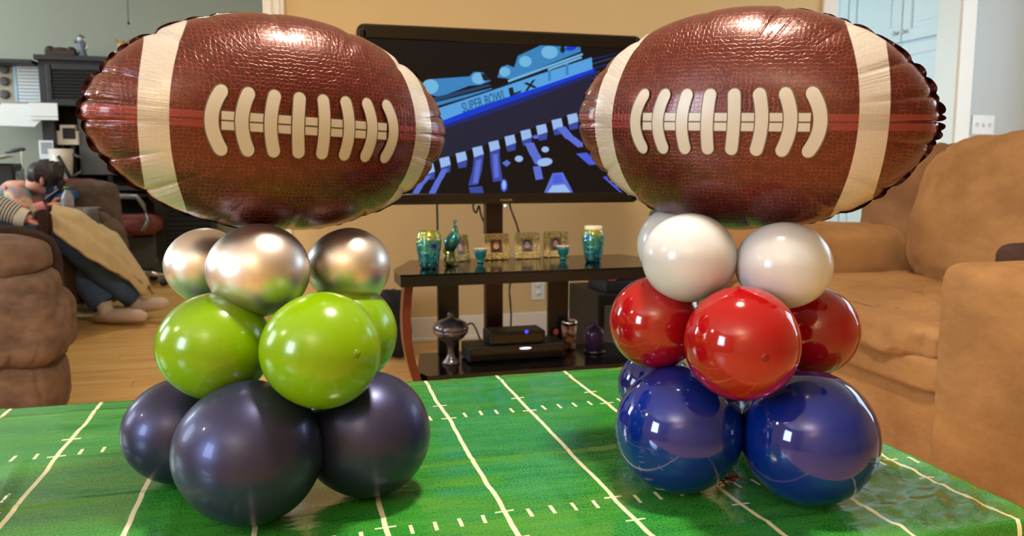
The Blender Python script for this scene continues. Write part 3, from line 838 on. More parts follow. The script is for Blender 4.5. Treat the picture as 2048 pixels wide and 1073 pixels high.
for xa, xb in ((876, 918), (1097, 1137)):
    q0, q1 = at_y(xa, 620, 3.065), at_y(xb, 620, 3.065)
    MB().span((q0.x, 3.065, .148), (q1.x, 3.09, SZ - .036), .003).build('back_panel', 'black_wood', st)

# things on the stand
def on_top(x, y, z=SZ + .0066): return at_z(x, y, z)
def peacock_mat(name, spots, z0, z1):
    n = NT(name); o = n.obj(); s = n.sep(o)
    t_ = n.ramp(n.math('ADD', s[2], n.math('MULTIPLY_ADD', n.noise(o, 30, 3), .06, -.03)), z0, z1)
    r = n.n('ShaderNodeValToRGB'); e = r.color_ramp.elements
    e[0].position = 0; e[0].color = lin((8, 66, 78)); e[1].position = 1; e[1].color = lin((120, 120, 20))
    for p_, c_ in ((.35, (20, 116, 124)), (.62, (48, 128, 112)), (.8, (150, 150, 30))): k = e.new(p_); k.color = lin(c_)
    n.put(r.inputs[0], t_); col = r.outputs[0]
    for p_, rr in spots:
        dv = n.n('ShaderNodeVectorMath', operation='DISTANCE'); n.put(dv.inputs[0], o); dv.inputs[1].default_value = p_
        col = n.mix(n.less(dv.outputs['Value'], rr * 1.9, rr * .3), col, lin((70, 120, 60)))
        col = n.mix(n.less(dv.outputs['Value'], rr * 1.25, rr * .2), col, lin((16, 96, 170)))
        col = n.mix(n.less(dv.outputs['Value'], rr * .75, rr * .12), col, lin((6, 16, 90)))
    wv = n.n('ShaderNodeTexWave'); wv.wave_type = 'RINGS'; wv.inputs['Scale'].default_value = 14; wv.inputs['Distortion'].default_value = 14; wv.inputs['Detail'].default_value = 2; n.put(wv.inputs['Vector'], o)
    f_ = n.ramp(n.noise(o, 62, 3, .7), .52, .66)
    col = n.mix(n.math('MULTIPLY', f_, .55), col, lin((120, 200, 196)))
    return n.set(Base_Color=col, Roughness=.16, Metallic=.4, Coat_Weight=.6, Normal=n.bump(wv.outputs['Fac'], .35, .004))
VP = [(.030, 0), (.034, .004), (.040, .03), (.047, .07), (.0505, .10), (.048, .13), (.042, .142), (.0415, .146), (.038, .146), (.038, .12), (.0001, .11)]
def vase(x, y, label, spots, sc, name, tall=1.):
    p = on_top(x, y); t = thing('peacock_vase', p, label, 'vase', 'peacock glass vases on the stand')
    m = peacock_mat(name, spots, 0, .15); mb = MB(); mb.lathe([(r * sc, z * sc * tall) for r, z in VP], p, 36)
    mb.build('body', m, t, p); return p, t
p, t = vase(858, 537, 'teal and gold peacock glass vase at the television stand end beside the figurine', [((.012, -.045, .085), .012)], .92, 'peacock glass')
p, t = vase(1186, 524, 'teal and gold peacock glass vase holding a cream candle', [((-.036, -.028, .095), .011), ((.036, -.028, .098), .011)], .86, 'peacock glass two')
MB().lathe([(.033, .100), (.034, .133), (.033, .139), (.0001, .139)], p, 24).build('candle', 'candle', t)

def iridescent(name, c1, c2, rough=.14):
    n = NT(name); o = n.obj()
    v = n.noise(o, 34, 3)
    return n.set(Base_Color=n.mix(n.ramp(v, .35, .65), lin(c1), lin(c2)), Metallic=.6, Roughness=rough, Normal=n.bump(n.noise(o, 70, 2), .5, .004))
M['irid_teal'] = iridescent('iridescent teal figurine', (28, 112, 122), (86, 130, 110))
M['irid_gold'] = iridescent('iridescent gold plumage', (120, 116, 50), (60, 90, 70))
M['irid_dark'] = iridescent('dark carnival glass', (70, 92, 108), (130, 112, 116))
p = on_top(899, 532)
t = thing('peacock_figurine', p, 'small teal peacock figurine with a hanging gold tail between vase and frame', 'figurine')
mb = MB(); mb.tube([p + Vector(q) for q in ((0, 0, .055), (.006, 0, .085), (.016, 0, .10), (.020, 0, .118), (.022, -.002, .134), (.019, -.008, .145))], [.018, .027, .026, .017, .011, .008], 14)
mb.tube([p + Vector(q) for q in ((.019, -.008, .145), (.014, -.022, .141))], [.005, .001], 8); mb.build('body', 'irid_teal', t)
mb = MB()
for k in (-1, 0, 1): mb.tube([p + Vector((.02, -.004, .15)), p + Vector((.021 + .006 * k, -.002, .168))], [.0012, .0025], 6)
mb.build('crest', 'irid_teal', t)
mb = MB(); mb.tube([p + Vector(q) for q in ((.0, .0, .085), (-.004, -.002, .055), (-.002, -.006, .02), (.004, -.01, .004))], [.016, .022, .028, .022], 14, flat=.6); mb.build('tail', 'irid_gold', t)
mb = MB(); mb.lathe([(.026, 0), (.026, .006), (.018, .012), (.012, .06), (.0001, .062)], p + Vector((.008, .012, 0)), 18); mb.build('stump', 'irid_gold', t)

def picture_frame(x0, x1, ytop, ybase, yaw, hair, face, bg, label, seed, hair_w=1.):
    a_ = on_top((x0 + x1) / 2, ybase); dd = (a_ - CAM).dot(FW)
    W_ = (x1 - x0) / F_PX * dd / math.cos(yaw - .1); H_ = (ybase - ytop) / F_PX * dd
    t = thing('picture_frame', a_, label, 'picture frame', 'gold picture frames on the stand'); t.rotation_euler = (rad(-9), 0, yaw)
    def add(mb, name, m):
        o = mb.build(name, m); o.parent = t; return o
    mb = MB(); bw = W_ * .27
    for x_a, x_b, z_a, z_b in ((-W_ / 2, -W_ / 2 + bw, 0, H_), (W_ / 2 - bw, W_ / 2, 0, H_), (-W_ / 2 + bw + .0003, W_ / 2 - bw - .0003, 0, bw), (-W_ / 2 + bw + .0003, W_ / 2 - bw - .0003, H_ - bw, H_)):
        mb.span((x_a, -.007, z_a + .0005), (x_b, .005, z_b), .003)
    rr = random.Random(seed)
    for k in range(46):
        e_ = rr.random() * 4; f_ = rr.random(); g_ = rr.uniform(.15, .85) * bw
        q = ((-W_ / 2 + g_, H_ * f_), (W_ / 2 - g_, H_ * f_), (-W_ / 2 + W_ * f_, g_), (-W_ / 2 + W_ * f_, H_ - g_))[int(e_)]
        mb.ball((min(max(q[0], -W_ / 2 + .005), W_ / 2 - .005), -.0075, min(max(q[1], .006), H_ - .005)), (rr.uniform(.003, .006), .003, rr.uniform(.003, .006)), 5)
    add(mb, 'border', 'gold')
    ph = MB(); pw, pz = W_ / 2 - bw, H_ - 2 * bw
    ph.add([(-pw, -.002, bw), (pw, -.002, bw), (pw, -.002, H_ - bw), (-pw, -.002, H_ - bw)], [(0, 1, 2, 3)], 0, False)
    def el(cx, cz, rx, rz, mi, yy):
        ph.add([(cx + rx * math.cos(k / 16 * 6.283), yy, cz + rz * math.sin(k / 16 * 6.283)) for k in range(16)], [tuple(range(16))], mi, False)
    cz = bw + pz * .58
    ph.add([(-pw * .85, -.0022, bw), (pw * .85, -.0022, bw), (pw * .55, -.0022, bw + pz * .28), (-pw * .55, -.0022, bw + pz * .28)], [(0, 1, 2, 3)], 3, False)
    el(0, cz + pz * .08, pw * .62 * hair_w, pz * .34, 1, -.0023); el(0, cz - pz * .02, pw * .44, pz * .27, 2, -.0024)
    for s_ in (-1, 1): el(s_ * pw * .17, cz + pz * .03, pw * .07, pz * .025, 1, -.0025)
    el(0, cz - pz * .14, pw * .14, pz * .025, 4, -.0025)
    mk = lambda n_, c_: plain(n_, c_, .4, vary=.05)
    add(ph, 'photograph', [mk('photo ground', bg), mk('photo hair', hair), mk('photo face', face), mk('photo shirt', tuple(int(v * .6) for v in bg)), mk('photo lips', (150, 80, 74))])
    MB_ = MB(); MB_.span((-.012, .006, H_ * .3), (.012, .009, H_ * .62), .002); add(MB_, 'easel', 'black_matt')
picture_frame(902, 944, 470, 523, rad(38), (60, 44, 40), (222, 170, 150), (150, 120, 110), 'gold picture frame turned sideways next to the peacock figurine', 1)
picture_frame(967, 1020, 467, 520, rad(4), (150, 84, 50), (228, 178, 160), (92, 64, 60), 'gold picture frame with a photo of a smiling red haired person', 2, 1.15)
picture_frame(1029, 1082, 465, 518, rad(2), (42, 38, 40), (190, 160, 150), (120, 118, 120), 'gold picture frame with a photo of a dark haired person with thick brows', 3)
picture_frame(1087, 1137, 463, 515, rad(-6), (54, 40, 38), (224, 176, 160), (130, 110, 104), 'gold picture frame with two teal bowl rims before it, nearest the candle vase', 4)
for x, y, lb in ((961, 526, 'small footed teal bowl before the photo of the red haired person'), (1126, 520, 'small footed teal bowl nearest the candle vase')):
    p = on_top(x, y); t = thing('teal_bowl', p, lb, 'bowl', 'teal bowls on the stand'); k = .88
    MB().lathe([(.014 * k, 0), (.014 * k, .006), (.011 * k, .011), (.022 * k, .022), (.027 * k, .042), (.0285 * k, .052), (.026 * k, .052), (.02 * k, .025), (.0001, .018)], p, 24).build('bowl', 'teal', t)
    MB().lathe([(.0282 * k, .050), (.031 * k, .0535), (.030 * k, .056), (.026 * k, .055), (.026 * k, .052)], p, 24).build('rim', 'teal_rim', t)

LZ = .1475
def on_shelf(x, y): return at_z(x, y, LZ)
p = on_shelf(902, 727); k = 1.0
t = thing('lidded_compote', p, 'lidded carnival glass compote on a tall foot on the lower shelf', 'compote dish')
MB().lathe([(.034, 0), (.033, .006), (.018, .022), (.011, .045), (.013, .066), (.022, .082), (.05, .10), (.064, .118), (.066, .13)], p, 30).build('bowl', 'irid_dark', t)
MB().lathe([(.0665, .1305), (.067, .136), (.058, .155), (.035, .167), (.014, .172), (.010, .18), (.013, .186), (.008, .195), (.0001, .199)], p, 30).build('lid', 'irid_dark', t)
def device(x0, x1, ybase, h, depth, z0, label, led):
    a_ = at_z((x0 + x1) / 2, ybase, z0); dd = (a_ - CAM).dot(FW); W_ = (x1 - x0) / F_PX * dd
    t = thing('media_box', (a_.x, a_.y, z0), label, 'media box')
    MB().span((a_.x - W_ / 2, a_.y, z0 + .004), (a_.x + W_ / 2, a_.y + depth, z0 + h), .006).build('case', 'black_matt', t)
    MB().span((a_.x - W_ / 2 + .01, a_.y - .003, z0 + .01), (a_.x + W_ / 2 - .01, a_.y + .002, z0 + h - .008), .002).build('front_panel', 'black_gloss', t)
    for sx in (-1, 1):
        for sy in (.03, depth - .03): MB().lathe([(.01, 0), (.01, .005), (.0001, .005)], (a_.x + sx * (W_ / 2 - .03), a_.y + sy, z0), 10).build('foot', 'black_matt', t)
    q = at_y(led[0], led[1], a_.y - .004)
    if led[2] == 'ring':
        MB().lathe([(.005, 0), (.007, 0), (.007, .002), (.005, .002), (.005, 0)], (q.x, a_.y - .0035, q.z), 16, (0, -1, 0)).build('power_light', 'led_blue', t)
    else:
        MB().ball((q.x, a_.y - .0035, q.z), (.024, .002, .0045), 10).build('power_light', 'led_white', t)
    return a_
device(934, 1136, 722, .062, .13, LZ, 'wide black media player with a white light on the lower shelf', (1051, 697, 'bar'))
device(978, 1094, 691, .052, .12, LZ + .0625, 'smaller black cable box with a blue ring light, atop the media player', (1053, 664, 'ring'))
p = on_shelf(1138, 698)
t = thing('tumbler', p, 'tall patterned tumbler with a metal lid on the lower shelf', 'tumbler')
n = NT('reddish patterned wrap'); o_ = n.obj(); n.set(Base_Color=n.mix(n.ramp(n.noise(o_, 45, 2), .42, .58), lin((90, 40, 36)), lin((170, 130, 110))), Roughness=.4, Metallic=.3); M['wrap'] = n.m
MB().lathe([(.024, 0), (.026, .006), (.031, .06), (.033, .10), (.0001, .10)], p, 26).build('cup', 'wrap', t, p)
MB().lathe([(.0345, .1005), (.035, .112), (.033, .118), (.02, .121), (.0001, .121)], p, 26).build('lid', 'chrome', t)
p = on_shelf(1112, 697)
t = thing('pink_trinket', p, 'tiny pink flower trinket on a stem beside the patterned tumbler', 'trinket')
MB().lathe([(.012, 0), (.010, .006), (.002, .01), (.002, .06), (.0001, .06)], p, 12).build('stem', 'grey_metal', t)
mb = MB()
for k in range(5): mb.ball(p + Vector((.007 * math.cos(k * 1.257), 0, .068 + .007 * math.sin(k * 1.257))), (.006, .004, .006), 6)
mb.build('petals', 'pink', t)
p = on_shelf(1189, 705)
t = thing('glass_cloche', p, 'purple tinted glass bell jar with a knob on the lower shelf', 'bell jar')
MB().lathe([(.043, 0), (.044, .008), (.04, .012), (.0001, .012)], p, 26).build('base', 'black_wood', t)
MB().lathe([(.038, .0125), (.040, .07), (.036, .092), (.022, .104), (.009, .108), (.006, .113), (.009, .12), (.006, .128), (.0001, .13)], p, 26).build('dome', 'smoke_glass', t)
MB().tube([p + Vector((0, 0, .013)), p + Vector((.002, 0, .05)), p + Vector((-.001, 0, .085))], [.012, .008, .003], 10).build('figure', 'blue_ceramic', t)
# cords behind the television
def cord(pts, label, r=.004):
    mb = MB(); P = [Vector(q) for q in pts]; out = []
    for i in range(len(P) - 1):
        p0, p1, p2, p3 = P[max(i - 1, 0)], P[i], P[i + 1], P[min(i + 2, len(P) - 1)]
        for k in range(6):
            s_ = k / 6; out.append(.5 * ((2 * p1) + (p2 - p0) * s_ + (2 * p0 - 5 * p1 + 4 * p2 - p3) * s_ ** 2 + (3 * p1 - p0 - 3 * p2 + p3) * s_ ** 3))
    out.append(P[-1]); mb.tube(out, r, 8)
    tag(mb.build('power_cord', 'cord'), label, 'cord', 'cords behind the television')
cy = lambda x, y, Y=3.3: at_y(x, y, Y)
def tvb(x): return Vector((at_y(x, 380, 2.93).x, 2.93, .80))
def down(x, y): q = cy(x, y); return Vector((q.x, 3.32, .006))
cord([tvb(874), cy(874, 405, 3.15), cy(875, 450), cy(876, 500), cy(877, 545), down(880, 560)], 'straight black cord dropping behind the first peacock vase')
cord([tvb(948), cy(949, 400, 3.1), cy(946, 415), cy(952, 426), cy(958, 412), cy(962, 430), cy(972, 452), cy(986, 466, 3.2), cy(990, 480, 3.15)], 'black cord looping beneath the television beside the post')
cord([tvb(1017), cy(1020, 412, 3.12), cy(1026, 430), cy(1034, 452), cy(1043, 490), cy(1040, 530), cy(1020, 570), cy(1021, 610), cy(1022, 640), down(1020, 660)], 'black cord slanting down behind the gold frames')
q = at_z(960, 660, .2)
cord([(cy(958, 650, 3.1).x, 3.07, .19), cy(945, 648), cy(925, 655), cy(905, 650), cy(898, 640), down(900, 640)], 'black cord trailing behind the compote dish')

# bag on the floor beside the stand
p = at_z(790, 715, 0); p.y += .06
t = thing('black_backpack', p, 'black backpack slumped on the floor beside the television stand leg', 'backpack')
MB().ball(p + Vector((0, .02, .155)), (.085, .12, .155), 18, ex=.7, ey=.8, wr=.012, ws=12).build('bag', 'black_fabric', t)
MB().ball(p + Vector((.01, -.085, .085)), (.065, .045, .075), 12, ex=.6, wr=.006, ws=18).build('pocket', 'black_fabric', t)
MB().tube([p + Vector(q) for q in ((-.05, -.1, .27), (-.085, -.12, .2), (-.08, -.13, .1), (-.04, -.13, .03))], .012, 8, flat=.4).build('strap', 'black_fabric', t)

# storage bin with things to the right of the stand
bp = at_y(1195, 690, 3.32)
t = thing('storage_unit', (bp.x + .2, 3.4, 0), 'black storage unit with grey front standing behind the red balloon', 'storage unit')
zt = at_y(1200, 590, 3.32).z
MB().span((bp.x, 3.32, 0), (bp.x + .42, 3.72, zt), .006).build('case', 'black_matt', t)
MB().span((bp.x + .03, 3.312, .03), (bp.x + .39, 3.322, zt - .05), .004).build('drawer', 'grey_panel', t)
b0 = Vector((bp.x + .14, 3.45, zt))
t = thing('storage_box', b0, 'dark navy and magenta boxed stack on the black storage unit', 'box')
MB().span((b0.x - .085, 3.36, zt + .0005), (b0.x + .2, 3.6, zt + .05), .003).build('lower_box', 'navy_cover', t)
MB().span((b0.x - .03, 3.40, zt + .051), (b0.x + .2, 3.6, zt + .105), .003).build('upper_box', 'magenta', t)
b0 = Vector((bp.x + .085, 3.37, zt + .0505))
t = thing('pink_box', b0, 'small pink gift box in a black holder on the storage unit', 'box')
MB().span((b0.x - .022, 3.365, zt + .0535), (b0.x + .022, 3.40, zt + .092), .002).build('box', 'pink', t)
mb = MB(); mb.span((b0.x - .028, 3.362, zt + .0508), (b0.x + .028, 3.42, zt + .0532)).span((b0.x - .028, 3.362, zt + .053), (b0.x - .0235, 3.42, zt + .098)).span((b0.x + .0235, 3.362, zt + .053), (b0.x + .028, 3.42, zt + .098))
mb.build('holder', 'black_matt', t)
# plant behind the white balloons
lp = at_y(1305, 420, 3.85)
pp = Vector((at_y(1365, 600, 3.8).x, 3.78, 0))
t = thing('houseplant', pp, 'green leafy houseplant whose leaf tip shows beside the football', 'plant')
MB().lathe([(.09, 0), (.10, .01), (.125, .20), (.13, .22), (.12, .22), (.11, .19), (.0001, .18)], pp, 26).build('pot', 'terracotta', t)
st_ = MB()
tips = [lp + Vector((0, -.05, 0)), pp + Vector((.05, -.1, .72)), pp + Vector((.18, -.05, .66)), pp + Vector((-.06, .02, .78)), pp + Vector((.12, .04, .74)), pp + Vector((-.12, -.02, .62))]
for q in tips: st_.tube([pp + Vector((0, 0, .17)), (pp + q) / 2 + Vector((0, 0, .16)), q], [.006, .004, .002], 6)
st_.build('stem', 'leaf', t)
lm = None
for q in tips:
    for k in range(5):
        a_ = k * 1.3 + q.x * 7
        dr = Vector((math.cos(a_), math.sin(a_) * .5, .3 * math.sin(k * 2.) - .15)).normalized(); sd = dr.cross(Vector((0, -1, .3))).normalized()
        L_ = .045
        f_ = MB(); f_.grid(lambda u, v: q + dr * L_ * u + sd * ((v - .5) * .028 * math.sin(math.pi * min(u * 1.02 + .02, 1.)) ** .8) + Vector((0, 0, -.012 * u * u)), 6, 4)
        f_.build('leaf', 'leaf', t)

# ------------------------------------------------------------------ tan suede armchair
ch = thing('tan_armchair', (1.85, 2.1, 0), 'tan suede armchair with puffy cushions beside the table', 'armchair')
def pillow(name, mat, a_, b_, parent, ex=.45, ey=.4, wr=.012, ws=6, n=34, seed=0., rot=None, crease=None):
    c_ = [(a_[i] + b_[i]) / 2 for i in range(3)]; r_ = [abs(b_[i] - a_[i]) / 2 for i in range(3)]
    return MB().ball(c_, r_, n, rot, ex=ex, ey=ey, wr=wr, ws=ws, seed=seed, crease=wr * .38 if crease is None else crease).build(name, mat, parent, c_)
base = MB(); base.span((1.46, 1.52, .03), (2.3, 2.46, .345), .02); base.build('base', 'suede_tan', ch)
pillow('seat_border', 'suede_tan', (1.435, 1.50, .33), (2.3, 2.47, .43), ch, .25, .12, .006, 5, 40)
pillow('seat_cushion', 'suede_tan', (1.42, 1.50, .385), (2.24, 2.50, .515), ch, .45, .25, .022, 8, 84, 2., None, .006)
# near arm
na = MB(); na.ball((1.86, 1.37, .335), (.425, .17, .325), 50, ex=.12, ey=.16, wr=.004, ws=4); na.build('arm', 'suede_tan', ch, (1.86, 1.37, .335))
# far arm: lower panel and a fat roll
MB().span((1.46, 2.46, .03), (2.35, 2.76, .46), .03).build('arm', 'suede_tan', ch)
pillow('arm_roll', 'suede_tan', (1.40, 2.42, .435), (2.28, 2.80, .675), ch, .55, .35, .012, 6, 40, 5.)
MB().ball((2.42, 2.12, .50), (.14, .68, .44), 40, ex=.3, ey=.25, wr=.018, ws=6, seed=3.).build('back_frame', 'suede_tan_dark', ch, (2.42, 2.12, .5))
pillow('back_cushion', 'suede_tan', (2.0, 1.25, .44), (2.36, 2.35, .975), ch, .5, .45, .022, 5, 56, 8., Matrix.Rotation(rad(6), 3, 'Y'))
pillow('wing_cushion', 'suede_tan_dark', (2.14, 2.22, .50), (2.42, 2.74, .955), ch, .5, .5, .02, 9, 44, 4., Matrix.Rotation(rad(6), 3, 'Y'))
tp = at_d(2082, 528, 1.98)
t = thing('throw_pillow', tp - Vector((0, 0, .07)), 'dark brown throw pillow peeking over the armchair near arm', 'pillow')
MB().ball(tp, (.07, .10, .05), 20, ex=.6, ey=.6, wr=.004, ws=8).build('pillow', 'suede_dark', t)

# ------------------------------------------------------------------ brown recliner at the near left
rc = thing('brown_recliner', (-1.2, 3.1, 0), 'brown suede recliner with puffy arm and padded front, nearest the table', 'recliner')
pillow('arm_pad', 'suede_brown', (-1.75, 2.79, .50), (-.805, 3.11, .668), rc, .6, .45, .008, 6, 44, 1., None, .004)
pillow('arm_front', 'suede_brown', (-1.5, 2.80, .38), (-.775, 3.10, .565), rc, .55, .5, .007, 6, 40, 2., None, .006)
pillow('footrest', 'suede_brown', (-1.6, 2.74, .225), (-.742, 3.10, .505), rc, .45, .4, .012, 4, 60, 6., None, .012)
pillow('skirt', 'suede_brown', (-1.6, 2.76, .02), (-.775, 3.10, .29), rc, .45, .35, .008, 4, 54, 7., None, .009)
pillow('seat', 'suede_brown', (-1.7, 3.06, .10), (-.95, 3.75, .50), rc, .5, .35, .01, 6, 30, 9.)
pillow('arm', 'suede_brown', (-1.75, 3.70, .10), (-1.05, 3.94, .60), rc, .4, .4, .01, 6, 30, 3.)
pillow('backrest', 'suede_brown', (-2.1, 2.85, .15), (-1.68, 3.95, 1.0), rc, .5, .4, .012, 6, 30, 4.)

# second recliner, under the person with the blanket
r2 = thing('dark_recliner', (-1.7, 4.7, 0), 'dark brown recliner behind the nearest one, under the blanketed person', 'recliner')
pillow('arm', 'suede_dark', (-1.95, 4.28, .06), (-1.14, 4.50, .60), r2, .5, .45, .012, 8, 32, 2.)
pillow('arm', 'suede_dark', (-1.95, 5.06, .06), (-1.16, 5.26, .58), r2, .5, .45, .012, 8, 32, 3.)
pillow('seat', 'suede_dark', (-2.0, 4.46, .06), (-1.2, 5.08, .44), r2, .4, .35, .01, 6, 32, 4.)
pillow('backrest', 'suede_dark', (-2.35, 4.3, .1), (-1.98, 5.25, 1.02), r2, .5, .4, .01, 6, 28, 5.)

# third: loveseat with the young person
r3 = thing('grey_brown_sofa', (-1.2, 5.5, 0), 'grey brown sofa with rounded arms behind the blanketed person', 'sofa')
def P(x, y, d): return at_d(x, y, d)
e0 = P(150, 385, 5.25); e1 = P(235, 560, 5.25)
pillow('arm', 'suede_grey_brown', (-1.55, 5.30, .06), (e1.x + .06, 5.56, .62), r3, .45, .4, .012, 7, 36, 2.)
pillow('arm_front', 'suede_grey_brown', (e1.x - .22, 5.26, .05), (e1.x + .12, 5.62, .58), r3, .6, .5, .014, 8, 32, 5.)
pillow('backrest', 'suede_grey_brown', (e0.x - .06, 5.60, .4), (e1.x + .03, 5.86, .80), r3, .5, .4, .012, 7, 32, 6.)
pillow('seat', 'suede_grey_brown', (-2.3, 5.42, .06), (e1.x - .1, 6.2, .46), r3, .4, .3, .01, 7, 32, 7.)
# jacket hanging over that arm
jk = MB(); j0 = P(168, 430, 5.1)
def jf(u, v):
    x = j0.x + .0 + .16 * u; s_ = v * .75
    z = .635 - max(0, s_ - .14); y = 5.24 - .02 + max(0, .14 - s_) * 1.3
    k = noise.noise(Vector((u * 5, v * 2.4, 1.)))
    return Vector((x + .03 * v + .012 * k, y - .02 * math.sin(u * 9 + v * 3) - .015 * k, max(z, .08) + .01 * k))
jk.grid(jf, 24, 36)
o = jk.build('grey_jacket', 'jacket'); md = o.modifiers.new('thick', 'SOLIDIFY'); md.thickness = .012
tag(o, 'grey jacket draped over the arm of the grey brown sofa', 'jacket')
# water bottle
wb = P(137, 431, 4.95)
t = thing('water_bottle', wb, 'clear water bottle with a green cap beside the young person', 'bottle')
MB().lathe([(.034, 0), (.036, .006), (.036, .10), (.030, .125), (.014, .15), (.0135, .158), (.0001, .158)], wb, 22).build('bottle', 'bottle', t)
MB().lathe([(.0155, .1585), (.0155, .176), (.0001, .177)], wb, 16).build('cap', 'bottle_cap', t)

# ------------------------------------------------------------------ people
def skinned(name, verts, edges, radii, mat, parent, sub=2, root=0):
    me = bpy.data.meshes.new(name); o0 = world_loc(parent)
    me.from_pydata([Vector(v) - o0 for v in verts], edges, []); me.materials.append(M[mat])
    ob = bpy.data.objects.new(name, me); COL.objects.link(ob); ob.parent = parent
    sk = ob.modifiers.new('skin', 'SKIN'); sk.use_smooth_shade = True
    for i, r in enumerate(radii):
        q = me.skin_vertices[0].data[i]; q.radius = (r, r) if isinstance(r, (int, float)) else r; q.use_root = (i == root)
    sb = ob.modifiers.new('sub', 'SUBSURF'); sb.levels = sub; sb.render_levels = sub
    return ob
def chain(verts): return [(i, i + 1) for i in range(len(verts) - 1)]
# adult under the blanket: torso leans back beyond the frame
knee = P(128, 470, 4.38); ank = P(272, 594, 4.62); ank2 = P(212, 608, 4.55)
hip = Vector((-1.72, 4.70, .52)); hip2 = Vector((-1.72, 4.88, .52))
ad = thing('person', (-1.7, 4.75, .44), 'person lying back under a cream blanket, in jeans, pale socks and striped sleeve', 'person')
chest = Vector((-1.93, 4.78, .86)); neck = Vector((-1.98, 4.78, 1.02)); head = Vector((-1.97, 4.78, 1.15))
wrist = P(48, 437, 4.12); elbow = P(-75, 398, 4.05); shou = Vector((-1.93, 4.60, .93)); shou2 = Vector((-1.93, 4.96, .93))
bv = [(hip + hip2) / 2, chest, neck, head + Vector((0, 0, -.02)), head + Vector((.01, 0, .09)), shou, elbow, wrist, wrist + (wrist - elbow).normalized() * .05, shou2, Vector((-1.65, 5.08, .7)), Vector((-1.42, 4.92, .66))]
skinned('body', bv, [(0, 1), (1, 2), (2, 3), (3, 4), (1, 5), (5, 6), (6, 7), (7, 8), (1, 9), (9, 10), (10, 11)], [(.13, .15), (.12, .16), .055, .085, .06, .055, .038, .026, .03, .055, .04, .027], 'skin', ad)
hd = (wrist - elbow).normalized(); hs = Vector((hd.y, -hd.x, 0)).normalized()
hp = wrist + hd * .055
for k in range(4):
    b_ = hp + hs * (.012 - .017 * k + .014); L_ = (.068, .078, .072, .056)[k]
    skinned('finger', [b_ - hd * .03, b_ + hd * L_ * .4, b_ + hd * L_ * .8 + Vector((0, 0, -.012)), b_ + hd * L_ + Vector((0, 0, -.032))], [(0, 1), (1, 2), (2, 3)], [.010, .0095, .009, .007], 'skin', ad, 1)
b_ = hp - hd * .02 + hs * .03
skinned('thumb', [b_, b_ + hs * .018 + hd * .03, b_ + hs * .014 + hd * .055], [(0, 1), (1, 2)], [.012, .011, .008], 'skin', ad, 1)
mb = MB(); n_ = 16
mb.tube([shou.lerp(elbow, i / 8) for i in range(9)] + [elbow.lerp(wrist, i / 10) + Vector((0, 0, .012 * math.sin(i / 10 * 3.14))) for i in range(1, 10)], [.085] * 5 + [.08] * 4 + [.078, .077, .075, .073, .07, .066, .062, .057, .052], 20, cap=False)
mb.build('sleeve', 'stripe_knit', ad)
MB().tube([elbow.lerp(wrist, .89), elbow.lerp(wrist, .94), elbow.lerp(wrist, 1.0), elbow.lerp(wrist, 1.06)], [.053, .052, .05, .047], 18, cap=False).build('cuff', 'cardigan_white', ad)
MB().tube([(hip + hip2) / 2, ((hip + hip2) / 2).lerp(chest, .5), chest, neck - Vector((0, 0, .03))], [.17, .175, .17, .07], 20, flat=1.1).build('jumper', 'stripe_knit', ad)
MB().ball(head + Vector((-.03, 0, .05)), (.10, .095, .11), 14).build('hair', 'hair', ad)
for h_, kn, an, nm in ((hip, knee + Vector((0, .0, -.02)), ank, 'a'), (hip2, knee + Vector((-.1, .16, -.06)), ank2, 'b')):
    mb = MB(); mb.tube([h_, h_.lerp(kn, .5) + Vector((0, 0, .02)), kn, kn.lerp(an, .3), kn.lerp(an, .6), kn.lerp(an, .85), kn.lerp(an, .99)], [.10, .095, .085, .085, .084, .08, .078], 18)
    mb.build('trouser_leg', 'jeans', ad)
def foot(an, toe, name='sock'):
    d_ = (toe - an); d2 = Vector((d_.x, d_.y, 0)).normalized()
    heel = an - d2 * .055 + Vector((0, 0, -.035))
    mb = MB(); mb.tube([an + Vector((0, 0, .05)) - d2 * .01, an, an + d2 * .02 - Vector((0, 0, .02))], [.042, .043, .045], 16)
    mb.tube([heel - d2 * .012, heel, an.lerp(toe, .2) - Vector((0, 0, .022)), an.lerp(toe, .55) - Vector((0, 0, .008)), an.lerp(toe, .82), toe - d2 * .01, toe], [.012, .036, .046, .046, .042, .03, .008], 18, flat=.85)
    return mb.build(name, 'sock', ad)
foot(P(272, 604, 4.62), P(336, 608, 4.60))
foot(P(212, 622, 4.52), P(292, 634, 4.46))
# blanket over the legs
bl = MB(); B0 = [P(110, 440, 4.30), P(160, 452, 4.33), P(215, 500, 4.42), P(260, 548, 4.52), P(298, 588, 4.60)]
B1 = [P(98, 468, 4.14), P(150, 500, 4.20), P(200, 536, 4.30), P(245, 564, 4.44), P(290, 588, 4.56)]
B2 = [P(118, 436, 4.72), P(170, 446, 4.76), P(232, 478, 4.82), P(275, 538, 4.82), P(304, 592, 4.78)]
def cat(L, s_):
    s_ *= len(L) - 1; i = min(int(s_), len(L) - 2); return L[i].lerp(L[i + 1], s_ - i)
def bf(u, v):
    a0, a1, a2 = cat(B1, u), cat(B0, u), cat(B2, u)
    q = a0.lerp(a1, v * 2) if v < .5 else a1.lerp(a2, v * 2 - 1)
    k = math.sin(v * math.pi)
    fold = .032 * (1 - abs(math.sin(v * 12 + 1.2 * u + 1.5 * noise.noise(Vector((u * 2, v * 2, 0)))))) * (1 - .4 * u)
    return q + Vector((0, -.03 * k, .045 * k + fold)) + Vector((0, 0, .012)) * noise.noise(Vector((u * 7, v * 6, 2)))
bl.grid(bf, 60, 50)
o = bl.build('blanket', 'blanket'); md = o.modifiers.new('thick', 'SOLIDIFY'); md.thickness = .016; md.offset = 1
tag(o, 'cream fleece blanket stretched over the legs of the person in jeans', 'blanket')
